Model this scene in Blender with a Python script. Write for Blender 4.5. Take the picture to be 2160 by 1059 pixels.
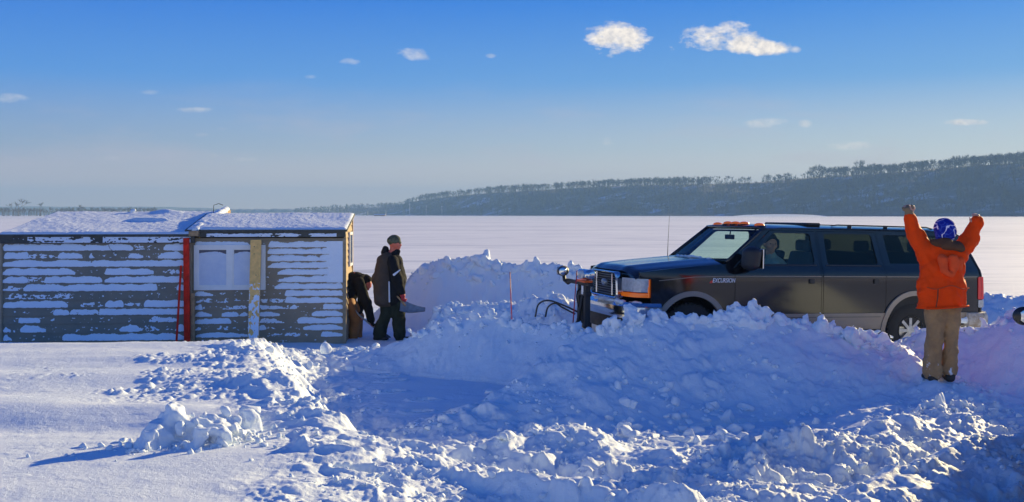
import bpy, bmesh, math, random
import numpy as np
from mathutils import Vector, Matrix, Euler
from mathutils.geometry import delaunay_2d_cdt
for o in list(bpy.data.objects): bpy.data.objects.remove(o)
SC = bpy.context.scene
COL = SC.collection
R = math.radians
# ------------------------------------------------------------------ camera
EYE = 2.15; FPX = 2160.0; HZ = 452.0
cd = bpy.data.cameras.new('camera'); cam = bpy.data.objects.new('camera', cd); COL.objects.link(cam)
cam.location = (0, 0, EYE); cam.rotation_euler = (R(90), 0, 0)
cd.sensor_width = 36; cd.lens = 36; cd.shift_y = -(529.5-HZ)/2160.0
cd.clip_start = .1; cd.clip_end = 40000
SC.camera = cam
# ------------------------------------------------------------------ sun and sky
SUN_EL = 15.0; SUN_AZ = 48.0            # azimuth measured from +X towards +Y
sx, sy, sz = math.cos(R(SUN_EL))*math.cos(R(SUN_AZ)), math.cos(R(SUN_EL))*math.sin(R(SUN_AZ)), math.sin(R(SUN_EL))
sl = bpy.data.lights.new('sun', 'SUN'); sl.energy = 5.0; sl.angle = R(.5); sl.color = (1.0, .81, .42)
so = bpy.data.objects.new('sun', sl); COL.objects.link(so)
so.rotation_euler = Vector((sx, sy, sz)).to_track_quat('Z', 'Y').to_euler(); so.location = (40, 30, 30)
SC.view_settings.view_transform = 'Standard'; SC.view_settings.look = 'None'
SC.view_settings.exposure = .90; SC.view_settings.gamma = 1.0
W = bpy.data.worlds.new('World'); SC.world = W; W.use_nodes = True

class NT:
    """small node-tree helper"""
    def __init__(s, tree): s.t = tree; s.n = tree.nodes; s.l = tree.links
    def new(s, kind, **kw):
        nd = s.n.new(kind)
        for k, v in kw.items(): setattr(nd, k, v)
        return nd
    def put(s, sock, v):
        if hasattr(v, 'is_output'): s.l.new(v, sock)
        elif v is not None: sock.default_value = v
    def math(s, op, a, b=None, clamp=False):
        nd = s.new('ShaderNodeMath', operation=op, use_clamp=clamp); s.put(nd.inputs[0], a); s.put(nd.inputs[1], b); return nd.outputs[0]
    def mix(s, f, a, b, mode='MIX'):
        nd = s.new('ShaderNodeMix', data_type='RGBA', blend_type=mode); s.put(nd.inputs[0], f); s.put(nd.inputs[6], a); s.put(nd.inputs[7], b); return nd.outputs[2]
    def ramp(s, f, stops, interp='LINEAR'):
        nd = s.new('ShaderNodeValToRGB'); cr = nd.color_ramp; cr.interpolation = interp
        while len(cr.elements) < len(stops): cr.elements.new(.5)
        for e, (p, c) in zip(cr.elements, stops):
            e.position = p; e.color = tuple(c) + (1,) if len(c) == 3 else c
        s.put(nd.inputs[0], f); return nd.outputs[0]
    def noise(s, vec, scale, detail=4, rough=.5, out=0):
        nd = s.new('ShaderNodeTexNoise'); s.put(nd.inputs['Vector'], vec); nd.inputs['Scale'].default_value = scale
        nd.inputs['Detail'].default_value = detail; nd.inputs['Roughness'].default_value = rough; return nd.outputs[out]
    def mapr(s, v, a, b, c, d):
        nd = s.new('ShaderNodeMapRange'); s.put(nd.inputs[0], v)
        for i, q in enumerate((a, b, c, d)): nd.inputs[i+1].default_value = q
        return nd.outputs[0]

def lin(r, g, b):
    f = lambda v: (v/255/12.92) if v/255 <= .04045 else ((v/255+.055)/1.055)**2.4
    return (f(r), f(g), f(b))

def build_world():
    t = NT(W.node_tree); t.n.clear()
    out = t.new('ShaderNodeOutputWorld'); bg = t.new('ShaderNodeBackground')
    sky = t.new('ShaderNodeTexSky'); sky.sky_type = 'NISHITA'; sky.sun_disc = False
    sky.sun_elevation = R(SUN_EL); sky.sun_rotation = R(90-SUN_AZ); sky.altitude = 100
    sky.air_density = 1.0; sky.dust_density = .6; sky.ozone_density = 3.0
    tc = t.new('ShaderNodeTexCoord'); d = tc.outputs['Generated']
    sp = t.new('ShaderNodeSeparateXYZ'); t.put(sp.inputs[0], d)
    x, y, z = sp.outputs
    # grade of the clear winter sky: deeper and bluer with elevation, tan of the elevation over the lake
    hor = t.math('SQRT', t.math('ADD', t.math('MULTIPLY', x, x), t.math('MULTIPLY', y, y)))
    el = t.math('DIVIDE', z, t.math('MAXIMUM', hor, .001))
    f = t.mapr(el, 0, 1.6, 0, 1)
    warm = t.ramp(f, SKY_R); cool = t.ramp(f, SKY_L)
    az = t.math('DIVIDE', x, t.math('MAXIMUM', hor, .001))
    azf = t.mapr(az, -.45, .5, 0, 1)
    col = t.mix(azf, cool, warm)
    back = t.ramp(f, SKY_B); col = t.mix(t.mapr(y, .25, -.55, 0, 1), col, back)
    sk = t.mix(1.0, sky.outputs[0], NISH_MULT, 'MULTIPLY')
    col = t.mix(NISH_MIX, col, sk)
    # clouds: small fair-weather puffs and low wisps in fixed directions of the sky
    px = t.math('DIVIDE', x, t.math('MAXIMUM', y, .05)); py = t.math('DIVIDE', z, t.math('MAXIMUM', y, .05))
    cv = t.new('ShaderNodeCombineXYZ'); t.put(cv.inputs[0], px); t.put(cv.inputs[1], py)
    mpc = t.new('ShaderNodeMapping'); mpc.inputs['Scale'].default_value = (.55, 1, 1); t.put(mpc.inputs[0], cv.outputs[0]); nz = t.noise(mpc.outputs[0], 60, 8, .68); nz2 = t.noise(mpc.outputs[0], 24, 4, .6)
    nn = t.math('ADD', t.math('MULTIPLY', t.math('SUBTRACT', nz, .5), 4.2), t.math('MULTIPLY', t.math('SUBTRACT', nz2, .5), 4.6))
    shade = t.noise(cv.outputs[0], 120, 5, .6)
    dens = None
    for (cx, cy, rx, ry, tilt, amp) in CLOUDS:
        ux = (cx-1080)/FPX; uy = (HZ-cy)/FPX; rx /= FPX; ry /= FPX
        a = t.math('SUBTRACT', px, ux); b = t.math('SUBTRACT', t.math('SUBTRACT', py, uy), t.math('MULTIPLY', a, tilt))
        e = t.math('ADD', t.math('POWER', t.math('ABSOLUTE', t.math('DIVIDE', a, rx)), 2.0), t.math('POWER', t.math('ABSOLUTE', t.math('DIVIDE', b, ry)), 2.0))
        m = t.math('ADD', t.math('SUBTRACT', 1.0, e), nn)
        m = t.math('MULTIPLY', t.mapr(m, -.1, .95 if amp > .9 else 1.7, 0, 1), min(1, amp*1.15))
        dens = m if dens is None else t.math('MAXIMUM', dens, m)
    ccol = t.ramp(shade, [(.35, lin(206, 200, 196)), (.6, lin(250, 238, 222))])
    col = t.mix(t.math('MINIMUM', dens, .95), col, ccol)
    # thin pinkish veil low over the horizon
    cv2 = t.new('ShaderNodeCombineXYZ'); t.put(cv2.inputs[0], t.math('MULTIPLY', px, 2.0)); t.put(cv2.inputs[1], t.math('MULTIPLY', py, 9.0))
    veil = t.noise(cv2.outputs[0], 3.2, 6, .6)
    vm = t.math('MULTIPLY', t.mapr(veil, .5, .68, 0, 1), t.math('MULTIPLY', t.mapr(py, .015, .05, 0, 1), t.mapr(py, .14, .055, 0, 1)))
    col = t.mix(t.math('MULTIPLY', vm, .34), col, (*lin(196, 178, 182), 1))
    t.put(bg.inputs[0], col); bg.inputs[1].default_value = .69
    t.l.new(bg.outputs[0], out.inputs[0])
# sky colours at tan(elevation) 0 .. 0.4 ; left and right side of the view
def _st(l): return [(p*.25 if p <= 1 else p-1, lin(*c)) for p, c in l]
SKY_L = _st([(0, (226, 194, 172)), (.06, (208, 182, 170)), (.16, (138, 156, 180)), (.32, (66, 134, 206)), (.52, (18, 106, 202)), (1, (8, 78, 184)), (1.55, (5, 58, 146)), (2, (5, 50, 126))])
SKY_R = _st([(0, (255, 238, 200)), (.06, (250, 234, 202)), (.16, (200, 208, 200)), (.32, (104, 158, 206)), (.52, (36, 122, 206)), (1, (12, 84, 188)), (1.55, (7, 60, 148)), (2, (5, 50, 126))])
SKY_B = _st([(0, (226, 210, 206)), (.16, (190, 196, 214)), (.52, (130, 174, 222)), (1, (66, 132, 212)), (1.55, (12, 78, 174)), (2, (6, 58, 140))])  # unseen sky behind the camera, brightened to lift surfaces that face the camera
NISH_MULT = (.03, .05, .10, 1); NISH_MIX = .05
CLOUDS = [(1300, 80, 60, 32, 0, 1), (1505, 80, 78, 27, .08, 1), (1600, 102, 60, 16, 0, 1), (1555, 94, 60, 18, 0, 1), (1677, 105, 12, 7, 0, .5), (875, 115, 32, 13, -.15, .6),
          (735, 130, 22, 7, 0, .4), (25, 208, 36, 11, 0, .5), (422, 231, 48, 6, 0, .45), (1605, 260, 44, 10, .08, .5), (1700, 260, 15, 9, 0, .5),
          (2045, 258, 48, 6, 0, .6), (1800, 308, 50, 9, 0, .45), (1280, 300, 14, 12, 0, .35), (1925, 342, 24, 8, 0, .5), (315, 195, 18, 5, 0, .2), (655, 162, 12, 4, 0, .2),
          (470, 272, 14, 4, 0, .3), (425, 285, 18, 5, 0, .25), (225, 334, 32, 6, 0, .2), (515, 336, 26, 5, 0, .2), (450, 326, 16, 5, 0, .25), (1035, 118, 10, 4, 0, .25)]
build_world()

# ------------------------------------------------------------------ helpers
def at(px, py, d):
    return ((px-1080)/FPX*d, d, EYE-(py-HZ)/FPX*d)
def tag(o, label=None, cat=None, group=None, kind=None):
    if label: o['label'] = label
    if cat: o['category'] = cat
    if group: o['group'] = group
    if kind: o['kind'] = kind
    return o
def empty(name, loc=(0, 0, 0), rot=(0, 0, 0)):
    o = bpy.data.objects.new(name, None); COL.objects.link(o); o.location = loc; o.rotation_euler = rot
    o.empty_display_size = .2; return o
def children(o): return [c for c in bpy.data.objects if c.parent == o]
def copy_tree(o, parent=None):
    c = o.copy(); COL.objects.link(c); c.parent = parent
    for ch in children(o): copy_tree(ch, c)
    return c
def mesh_obj(name, V, F, mats, parent=None, smooth=True, mi=None):
    me = bpy.data.meshes.new(name)
    V = np.asarray(V, dtype=np.float32)
    if isinstance(F, np.ndarray) and F.ndim == 2:
        k = F.shape[1]; me.vertices.add(len(V)); me.vertices.foreach_set('co', V.ravel())
        me.loops.add(F.size); me.loops.foreach_set('vertex_index', F.ravel().astype(np.int32))
        me.polygons.add(len(F)); me.polygons.foreach_set('loop_start', np.arange(0, F.size, k, dtype=np.int32))
        me.polygons.foreach_set('loop_total', np.full(len(F), k, dtype=np.int32)); me.update(calc_edges=True); me.validate()
    else:
        me.from_pydata([tuple(v) for v in V.tolist()], [], [tuple(int(i) for i in f) for f in F]); me.update()
    if not isinstance(mats, (list, tuple)): mats = [mats]
    for m in mats: me.materials.append(m)
    if smooth: me.polygons.foreach_set('use_smooth', [True]*len(me.polygons))
    if mi is not None: me.polygons.foreach_set('material_index', np.asarray(mi, dtype=np.int32))
    o = bpy.data.objects.new(name, me); COL.objects.link(o)
    if parent is not None: o.parent = parent
    return o
def curve(pts, n=6):
    P = [np.array(p, float) for p in pts]; P = [2*P[0]-P[1]]+P+[2*P[-1]-P[-2]]; out = []
    for i in range(1, len(P)-2):
        for k in range(n):
            t = k/n; out.append(tuple(.5*((2*P[i])+(P[i+1]-P[i-1])*t+(2*P[i-1]-5*P[i]+4*P[i+1]-P[i+2])*t*t+(3*P[i]-P[i-1]-3*P[i+1]+P[i+2])*t**3)))
    return out+[tuple(P[-2])]
class MB:
    """collects shapes, builds ONE mesh"""
    def __init__(s): s.v = []; s.f = []
    def add(s, V, F):
        n = len(s.v); s.v += [tuple(map(float, p)) for p in V]; s.f += [tuple(i+n for i in f) for f in F]; return s
    def box(s, a, b, M=None, taper=None):
        (x0, y0, z0), (x1, y1, z1) = a, b
        V = [(x0, y0, z0), (x1, y0, z0), (x1, y1, z0), (x0, y1, z0), (x0, y0, z1), (x1, y0, z1), (x1, y1, z1), (x0, y1, z1)]
        if M is not None: V = [M @ Vector(p) for p in V]
        return s.add(V, [(0, 3, 2, 1), (4, 5, 6, 7), (0, 1, 5, 4), (1, 2, 6, 5), (2, 3, 7, 6), (3, 0, 4, 7)])
    def rbox(s, a, b, r=.02, seg=2, M=None):
        bm = bmesh.new(); bmesh.ops.create_cube(bm, size=1)
        for v in bm.verts: v.co = Vector([(a[i]+b[i])/2+v.co[i]*(b[i]-a[i]) for i in range(3)])
        bmesh.ops.bevel(bm, geom=bm.edges[:], offset=r, segments=seg, affect='EDGES', profile=.5)
        V = [M @ v.co if M is not None else v.co.copy() for v in bm.verts]; F = [[q.index for q in f.verts] for f in bm.faces]
        bm.verts.index_update(); F = [[q.index for q in f.verts] for f in bm.faces]; bm.free(); return s.add(V, F)
    def tube(s, pts, r, n=8, cap=True, up=(0, 0, 1)):
        pts = [Vector(p) for p in pts]; rs = r if isinstance(r, (list, tuple)) else [r]*len(pts)
        V = []; F = []; prev = None
        for i, p in enumerate(pts):
            a = pts[max(i-1, 0)]; b = pts[min(i+1, len(pts)-1)]; t = (b-a).normalized()
            u = Vector(up) if prev is None else prev
            u = u-t*u.dot(t)
            if u.length < 1e-3: u = Vector((1, 0, 0))-t*t.x
            u.normalize(); w = t.cross(u); prev = u
            for k in range(n):
                an = 2*math.pi*k/n; V.append(p+(u*math.cos(an)+w*math.sin(an))*rs[i])
        for i in range(len(pts)-1):
            for k in range(n):
                F.append((i*n+k, i*n+(k+1) % n, (i+1)*n+(k+1) % n, (i+1)*n+k))
        if cap: F.append(tuple(range(n-1, -1, -1))); F.append(tuple((len(pts)-1)*n+k for k in range(n)))
        return s.add(V, F)
    def lathe(s, prof, axis='Z', c=(0, 0, 0), n=32, M=None):
        V = []; F = []
        for (r, h) in prof:
            for k in range(n):
                a = 2*math.pi*k/n; p = (r*math.cos(a), r*math.sin(a), h)
                if axis == 'Y': p = (p[0], p[2], p[1])
                if axis == 'X': p = (p[2], p[0], p[1])
                p = Vector(p)+Vector(c); V.append(M @ p if M is not None else p)
        for i in range(len(prof)-1):
            for k in range(n): F.append((i*n+k, i*n+(k+1) % n, (i+1)*n+(k+1) % n, (i+1)*n+k))
        return s.add(V, F)
    def sphere(s, c, r, n=12, M=None):
        rr = r if isinstance(r, (tuple, list)) else (r, r, r); V = []; F = []
        for i in range(n+1):
            th = math.pi*i/n
            for k in range(2*n):
                a = math.pi*k/n; p = Vector((rr[0]*math.sin(th)*math.cos(a), rr[1]*math.sin(th)*math.sin(a), rr[2]*math.cos(th)))
                if M is not None: p = M @ p
                V.append(p+Vector(c))
        m = 2*n
        for i in range(n):
            for k in range(m): F.append((i*m+k, (i+1)*m+k, (i+1)*m+(k+1) % m, i*m+(k+1) % m))
        return s.add(V, F)
    def grid(s, fn, nu, nv):
        V = [fn(i/nu, j/nv) for j in range(nv+1) for i in range(nu+1)]
        F = [(j*(nu+1)+i, j*(nu+1)+i+1, (j+1)*(nu+1)+i+1, (j+1)*(nu+1)+i) for j in range(nv) for i in range(nu)]
        return s.add(V, F)
    def build(s, name, mat, parent=None, smooth=False, autosmooth=None, weld=True):
        me = bpy.data.meshes.new(name); me.from_pydata(s.v, [], s.f)
        if weld:
            bm = bmesh.new(); bm.from_mesh(me); bmesh.ops.remove_doubles(bm, verts=bm.verts, dist=1e-5)
            bmesh.ops.dissolve_degenerate(bm, dist=1e-6, edges=bm.edges[:])
            bmesh.ops.recalc_face_normals(bm, faces=bm.faces)
            if autosmooth is not None:
                for e in bm.edges:
                    if len(e.link_faces) == 2 and e.calc_face_angle(0) > R(autosmooth): e.smooth = False
                for f in bm.faces: f.smooth = True
            bm.to_mesh(me); bm.free()
        me.materials.append(mat)
        if smooth: me.polygons.foreach_set('use_smooth', [True]*len(me.polygons))
        me.update(); o = bpy.data.objects.new(name, me); COL.objects.link(o)
        if parent is not None: o.parent = parent
        return o

# numpy noise ---------------------------------------------------------
def h2(ix, iy, s=0):
    n = (ix.astype(np.int64)*374761393+iy.astype(np.int64)*668265263+s*1442695041) & 0xffffffff
    n = ((n ^ (n >> 13))*1274126177) & 0xffffffff; n = ((n ^ (n >> 16))*2246822519) & 0xffffffff
    return ((n ^ (n >> 15)) & 0xffffff)/float(0xffffff)
def vn(x, y, s=0):
    ix = np.floor(x); iy = np.floor(y); fx = x-ix; fy = y-iy; u = fx*fx*fx*(fx*(fx*6-15)+10); v = fy*fy*fy*(fy*(fy*6-15)+10)
    def g(a, b):
        an = h2(ix+a, iy+b, s)*2*np.pi; return np.cos(an)*(fx-a)+np.sin(an)*(fy-b)
    return ((g(0, 0)*(1-u)+g(1, 0)*u)*(1-v)+(g(0, 1)*(1-u)+g(1, 1)*u)*v)*1.5
def fbm(x, y, oct=4, s=0, rough=.5):
    r = 0; a = 1; t = 0
    for i in range(oct): r = r+a*vn(x*2**i+17.3*i, y*2**i-9.1*i, s+i); t += a; a *= rough
    return r/t
def cells(x, y, s=0, jitter=.9, rmin=.25, rmax=.62, fill=.8):
    """field of rounded clods: height 0..1"""
    ix = np.floor(x); iy = np.floor(y); best = np.zeros_like(x)
    for a in (-1, 0, 1):
        for b in (-1, 0, 1):
            cx = ix+a; cy = iy+b
            px = cx+.5+(h2(cx, cy, s)-.5)*jitter; py = cy+.5+(h2(cx, cy, s+1)-.5)*jitter
            r = rmin+(rmax-rmin)*h2(cx, cy, s+2); on = h2(cx, cy, s+3) < fill
            an = h2(cx, cy, s+4)*np.pi; el = .6+.4*h2(cx, cy, s+5)
            dx = x-px; dy = y-py; ux = dx*np.cos(an)+dy*np.sin(an); uy = (-dx*np.sin(an)+dy*np.cos(an))/el
            # faceted block: tilted flat top
            tl = (h2(cx, cy, s+6)-.5)*1.2
            q = 1-(np.abs(ux/r)**2.6+np.abs(uy/r)**2.6)
            hgt = np.where(on & (q > 0), (np.clip(q, 0, 1)**.45)*(1+tl*ux/r)*r/rmax, 0)
            best = np.maximum(best, hgt)
    return best
def vn3(x, y, z, s=0):
    return (vn(x+z*.37, y+z*.61, s)+vn(y-x*.21, z+x*.43, s+7)+vn(z+y*.29, x-z*.33, s+13))*.7
# signed-distance modelling -------------------------------------------
def surface_nets(Fd, org, h):
    S = Fd < 0
    nx, ny, nz = Fd.shape; c = [(i, j, k) for i in (0, 1) for j in (0, 1) for k in (0, 1)]
    sl = lambda A, i, j, k: A[i:nx-1+i, j:ny-1+j, k:nz-1+k]
    cnt = sum(sl(S, *q).astype(np.int8) for q in c); act = (cnt > 0) & (cnt < 8)
    idx = -np.ones(act.shape, dtype=np.int64); I = np.argwhere(act); idx[act] = np.arange(len(I))
    P = np.zeros((len(I), 3)); N = np.zeros(len(I))
    A0 = I[:, 0]; A1 = I[:, 1]; A2 = I[:, 2]
    for p in c:
        for ax in range(3):
            if p[ax] == 0:
                q = list(p); q[ax] = 1
                f0 = Fd[A0+p[0], A1+p[1], A2+p[2]]; f1 = Fd[A0+q[0], A1+q[1], A2+q[2]]
                m = (f0 < 0) != (f1 < 0); t = np.where(m, f0/np.where(m, f0-f1, 1), 0)
                pos = np.zeros((len(I), 3)); pos[:] = p; pos[:, ax] = t
                P[m] += pos[m]; N[m] += 1
    P = (P/N[:, None]+I)*h+np.array(org)
    F = []
    for ax in range(3):
        a = [slice(None)]*3; b = [slice(None)]*3; a[ax] = slice(0, -1); b[ax] = slice(1, None)
        s0 = S[tuple(a)]; s1 = S[tuple(b)]; X = np.argwhere(s0 != s1)
        o1, o2 = [(1, 2), (2, 0), (0, 1)][ax]
        X = X[(X[:, o1] > 0) & (X[:, o2] > 0) & (X[:, o1] < Fd.shape[o1]-1) & (X[:, o2] < Fd.shape[o2]-1)]
        def cell(d1, d2):
            Y = X.copy(); Y[:, o1] -= d1; Y[:, o2] -= d2; return idx[Y[:, 0], Y[:, 1], Y[:, 2]]
        q = np.stack([cell(1, 1), cell(0, 1), cell(0, 0), cell(1, 0)], 1)
        fl = ~s0[X[:, 0], X[:, 1], X[:, 2]]; q[fl] = q[fl][:, ::-1]; F.append(q)
    F = np.concatenate(F); F = F[(F >= 0).all(1)]
    return P, F
def sdf_mesh(prims, h=.012, k=.03, pad=.05, noise=None):
    """prims: (a, ra, b, rb[, squash(x,y,z)[, yaw]]) round cones, smoothly joined"""
    lo = np.full(3, 1e9); hi = -lo
    for p in prims:
        for c, r in ((p[0], p[1]), (p[2], p[3])):
            lo = np.minimum(lo, np.array(c)-r*1.3); hi = np.maximum(hi, np.array(c)+r*1.3)
    lo -= pad; hi += pad; n = np.ceil((hi-lo)/h).astype(int)+1
    X, Y, Z = np.meshgrid(*[lo[i]+h*np.arange(n[i]) for i in range(3)], indexing='ij')
    D = None
    for p in prims:
        a = np.array(p[0], float); b = np.array(p[2], float); s = np.array(p[4] if len(p) > 4 and p[4] else (1, 1, 1), float)
        yaw = p[5] if len(p) > 5 else 0
        def loc(x, y, z):
            c_, s_ = math.cos(-yaw), math.sin(-yaw); return (x*c_-y*s_)/s[0], (x*s_+y*c_)/s[1], z/s[2]
        px, py, pz = loc(X-a[0], Y-a[1], Z-a[2]); bx, by, bz = loc(*(b-a)); L = bx*bx+by*by+bz*bz
        t = np.clip((px*bx+py*by+pz*bz)/L, 0, 1) if L > 1e-9 else 0
        d = (np.sqrt((px-t*bx)**2+(py-t*by)**2+(pz-t*bz)**2)-(p[1]+t*(p[3]-p[1])))*min(s)
        if D is None: D = d
        else:
            hh = np.clip(.5+.5*(D-d)/k, 0, 1); D = D*(1-hh)+d*hh-k*hh*(1-hh)
    if noise:
        for (amp, fr, sd) in noise: D = D+amp*vn3(X*fr, Y*fr, Z*fr*.8, sd)
    return surface_nets(D, lo, h)
def sdf_obj(name, prims, mat, parent, h=.012, k=.03, noise=None):
    V, F = sdf_mesh(prims, h, k, noise=noise); return mesh_obj(name, V, F, mat, parent, True)

# ------------------------------------------------------------------ materials
def mat(name, col, rough=.6, metal=0, bump=0, bscale=40, vary=0, vscale=6, coat=0, spec=.5, col2=None, emit=None, vec='Object', sheen=0):
    m = bpy.data.materials.new(name); m.use_nodes = True; t = NT(m.node_tree); b = t.n['Principled BSDF']
    tc = t.new('ShaderNodeTexCoord').outputs[vec]
    c = (*col, 1)
    if vary or col2:
        nz = t.noise(tc, vscale, 5, .6); c2 = (*col2, 1) if col2 else tuple(max(0, v*(1-vary)) for v in col)+(1,)
        c = t.mix(t.mapr(nz, .35, .65, 0, 1), c, c2)
    t.put(b.inputs['Base Color'], c); b.inputs['Roughness'].default_value = rough; b.inputs['Metallic'].default_value = metal
    b.inputs['Coat Weight'].default_value = coat; b.inputs['Specular IOR Level'].default_value = spec
    b.inputs['Sheen Weight'].default_value = sheen
    if bump:
        bp = t.new('ShaderNodeBump'); bp.inputs['Distance'].default_value = bump; t.put(bp.inputs['Height'], t.noise(tc, bscale, 5, .6)); t.put(b.inputs['Normal'], bp.outputs[0])
    if emit: b.inputs['Emission Color'].default_value = (*emit[0], 1); b.inputs['Emission Strength'].default_value = emit[1]
    return m
def glass(name, tint, refl=1.0, rough=.02):
    m = bpy.data.materials.new(name); m.use_nodes = True; t = NT(m.node_tree); t.n.clear()
    o = t.new('ShaderNodeOutputMaterial'); tr = t.new('ShaderNodeBsdfTransparent'); tr.inputs[0].default_value = (*tint, 1)
    g = t.new('ShaderNodeBsdfGlossy'); g.inputs['Roughness'].default_value = rough
    fr = t.new('ShaderNodeFresnel'); fr.inputs[0].default_value = 1.5; mx = t.new('ShaderNodeMixShader')
    t.put(mx.inputs[0], t.math('MULTIPLY', fr.outputs[0], refl)); t.l.new(tr.outputs[0], mx.inputs[1]); t.l.new(g.outputs[0], mx.inputs[2])
    t.l.new(mx.outputs[0], o.inputs[0]); return m
def snow_mat(name, col=(.79, .85, .91), b1=.012, s1=38, b2=.006, s2=150, sss=0, far=False):
    m = bpy.data.materials.new(name); m.use_nodes = True; t = NT(m.node_tree); b = t.n['Principled BSDF']
    tc = t.new('ShaderNodeTexCoord').outputs['Object']
    nz = t.noise(tc, 1.3 if not far else .05, 5, .6)
    c = t.mix(t.mapr(nz, .3, .7, 0, 1), (*col, 1), (col[0]*.93, col[1]*.95, col[2]*.97, 1))
    t.put(b.inputs['Base Color'], c); b.inputs['Roughness'].default_value = .62; b.inputs['Specular IOR Level'].default_value = .25
    if sss:
        b.inputs['Subsurface Weight'].default_value = sss; b.inputs['Subsurface Radius'].default_value = (.6, .8, 1.0); b.inputs['Subsurface Scale'].default_value = .02
    n1 = t.noise(tc, s1, 5, .65); n2 = t.noise(tc, s2, 3, .6)
    bp = t.new('ShaderNodeBump'); bp.inputs['Distance'].default_value = b1; t.put(bp.inputs['Height'], n1); bp.inputs['Strength'].default_value = .6
    bq = t.new('ShaderNodeBump'); bq.inputs['Distance'].default_value = b2; t.put(bq.inputs['Height'], n2); t.l.new(bp.outputs[0], bq.inputs['Normal']); bq.inputs['Strength'].default_value = .6
    t.put(b.inputs['Normal'], bq.outputs[0]); return m
M_SNOW = snow_mat('snow')
M_CHUNK = snow_mat('snow_clods', b1=.010, s1=45, b2=.004, s2=160)
# ------------------------------------------------------------------ snow terrain
def ridge(pts, wf, wb, shp=1.3):
    P = [at(*p) for p in pts]; return (np.array(P), wf, wb, shp)
def smax(a, b, k=.08):
    h = np.clip(.5+.5*(a-b)/k, 0, 1); return b*(1-h)+a*h+k*h*(1-h)
def ridge_h(x, y, rd, base):
    """height field of a bank whose crest is a polyline; wf / wb reach towards and away from the camera"""
    P, wf, wb, shp = rd; best0 = np.full_like(x, -9.0); rough0 = np.zeros_like(x); mw = max(wf, wb)
    inb = (x > P[:, 0].min()-mw) & (x < P[:, 0].max()+mw) & (y > P[:, 1].min()-mw) & (y < P[:, 1].max()+mw)
    x = x[inb]; y = y[inb]; best = np.full_like(x, -9.0); rough = np.zeros_like(x)
    for i in range(len(P)-1):
        a = P[i]; b = P[i+1]; ab = b[:2]-a[:2]; L2 = (ab**2).sum()
        t = np.clip(((x-a[0])*ab[0]+(y-a[1])*ab[1])/L2, 0, 1)
        cx = a[0]+t*ab[0]; cy = a[1]+t*ab[1]; cz = a[2]+t*(b[2]-a[2]); d = np.hypot(x-cx, y-cy)
        side = ab[0]*(y-cy)-ab[1]*(x-cx)
        w = np.where(side > 0, wb, wf) if ab[0] > 0 else np.where(side < 0, wb, wf)
        q = d/w; pr = np.where(q < 1, (1-np.clip(q, 0, 1)**shp), 0)
        pr = pr*pr*(3-2*pr)*.35+pr*.65
        hgt = np.where(q < 1, base+(cz-base)*pr, -9); best = np.maximum(best, hgt); rough = np.maximum(rough, np.clip(1.25-q, 0, 1))
    best0[inb] = best; rough0[inb] = rough
    return best0, rough0
RIDGES = [
    (ridge([(900, 905, 9.6), (1040, 850, 10.3), (1130, 775, 11.0), (1185, 730, 11.3), (1240, 700, 11.6), (1330, 676, 11.9), (1450, 672, 12.2), (1550, 662, 12.3), (1650, 675, 12.3), (1740, 694, 12.2),
            (1830, 712, 12.1), (1900, 738, 11.8), (1950, 792, 11.1), (2005, 838, 10.4), (2100, 868, 9.7), (2200, 890, 9.3), (2400, 900, 9.0)], 1.65, .7, .85)),
    (ridge([(745, 735, 15.4), (800, 738, 14.9), (870, 710, 14.6), (940, 678, 14.4), (1010, 669, 14.1), (1090, 676, 13.9), (1160, 682, 13.5), (1240, 698, 13.1), (1340, 700, 12.8)], .85, .65, .85)),
    (ridge([(885, 560, 20.3), (930, 548, 20), (1000, 549, 20), (1100, 557, 19.8), (1190, 558, 19.6), (1250, 576, 19.2), (1300, 600, 18.8), (1420, 620, 18.4)], .9, 1.4, .8)),
    (ridge([(945, 652, 17.5), (960, 650, 17.2), (1050, 645, 16.8), (1130, 640, 16.5), (1200, 640, 16.3), (1260, 640, 16.2)], 1.1, 1.2, 1.2)),
    (ridge([(1885, 742, 13.1), (1930, 712, 12.8), (1965, 697, 12.6), (2000, 684, 12.5), (2045, 700, 12.4), (2100, 690, 12.2), (2160, 664, 12.0), (2300, 645, 11.6), (2500, 640, 11.3)], 1.35, 1.0, 1.1)),
    (ridge([(2060, 632, 19.4), (2120, 622, 19.2), (2200, 622, 19), (2500, 622, 19)], 1.3, 1.2, 1.2)),
    (ridge([(950, 955, 7.9), (1020, 938, 8.1), (1100, 932, 8.2), (1185, 905, 8.5), (1240, 915, 8.4), (1290, 945, 8.0), (1400, 950, 7.9)], .8, 1.1, 1.0)),
    (ridge([(700, 990, 7.0), (760, 985, 6.9), (880, 990, 6.8), (1000, 1000, 6.6), (1060, 998, 6.5), (1180, 1018, 6.3), (1340, 1020, 6.25), (1440, 1045, 6.0)], .4, .6, 1.0)),
    (ridge([(1440, 960, 7.8), (1560, 945, 8.0), (1640, 935, 8.2), (1780, 925, 8.4), (1840, 905, 8.7), (1900, 880, 9.2), (1990, 850, 9.8)], 1.3, .45, 1.1)),
    (ridge([(1700, 1090, 5.7), (1760, 1050, 6.0), (1900, 985, 6.6), (2030, 935, 7.2), (2170, 920, 7.5), (2400, 915, 7.6)], 1.4, .5, 1.1)),
]
EDGE_Y = [5, 6.2, 6.9, 7.6, 8.8, 10.9, 12.75, 14]; EDGE_X = [6.0, 5.5, 1.6, -.9, -1.46, -2.2, -2.8, -3.0]
BUMPY = [.62, .5, .78, 1.1, .5, .7, .9, .85, 1.0, .4]
def sstep(a, b, v):
    t = np.clip((v-a)/(b-a), 0, 1); return t*t*(3-2*t)
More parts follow.
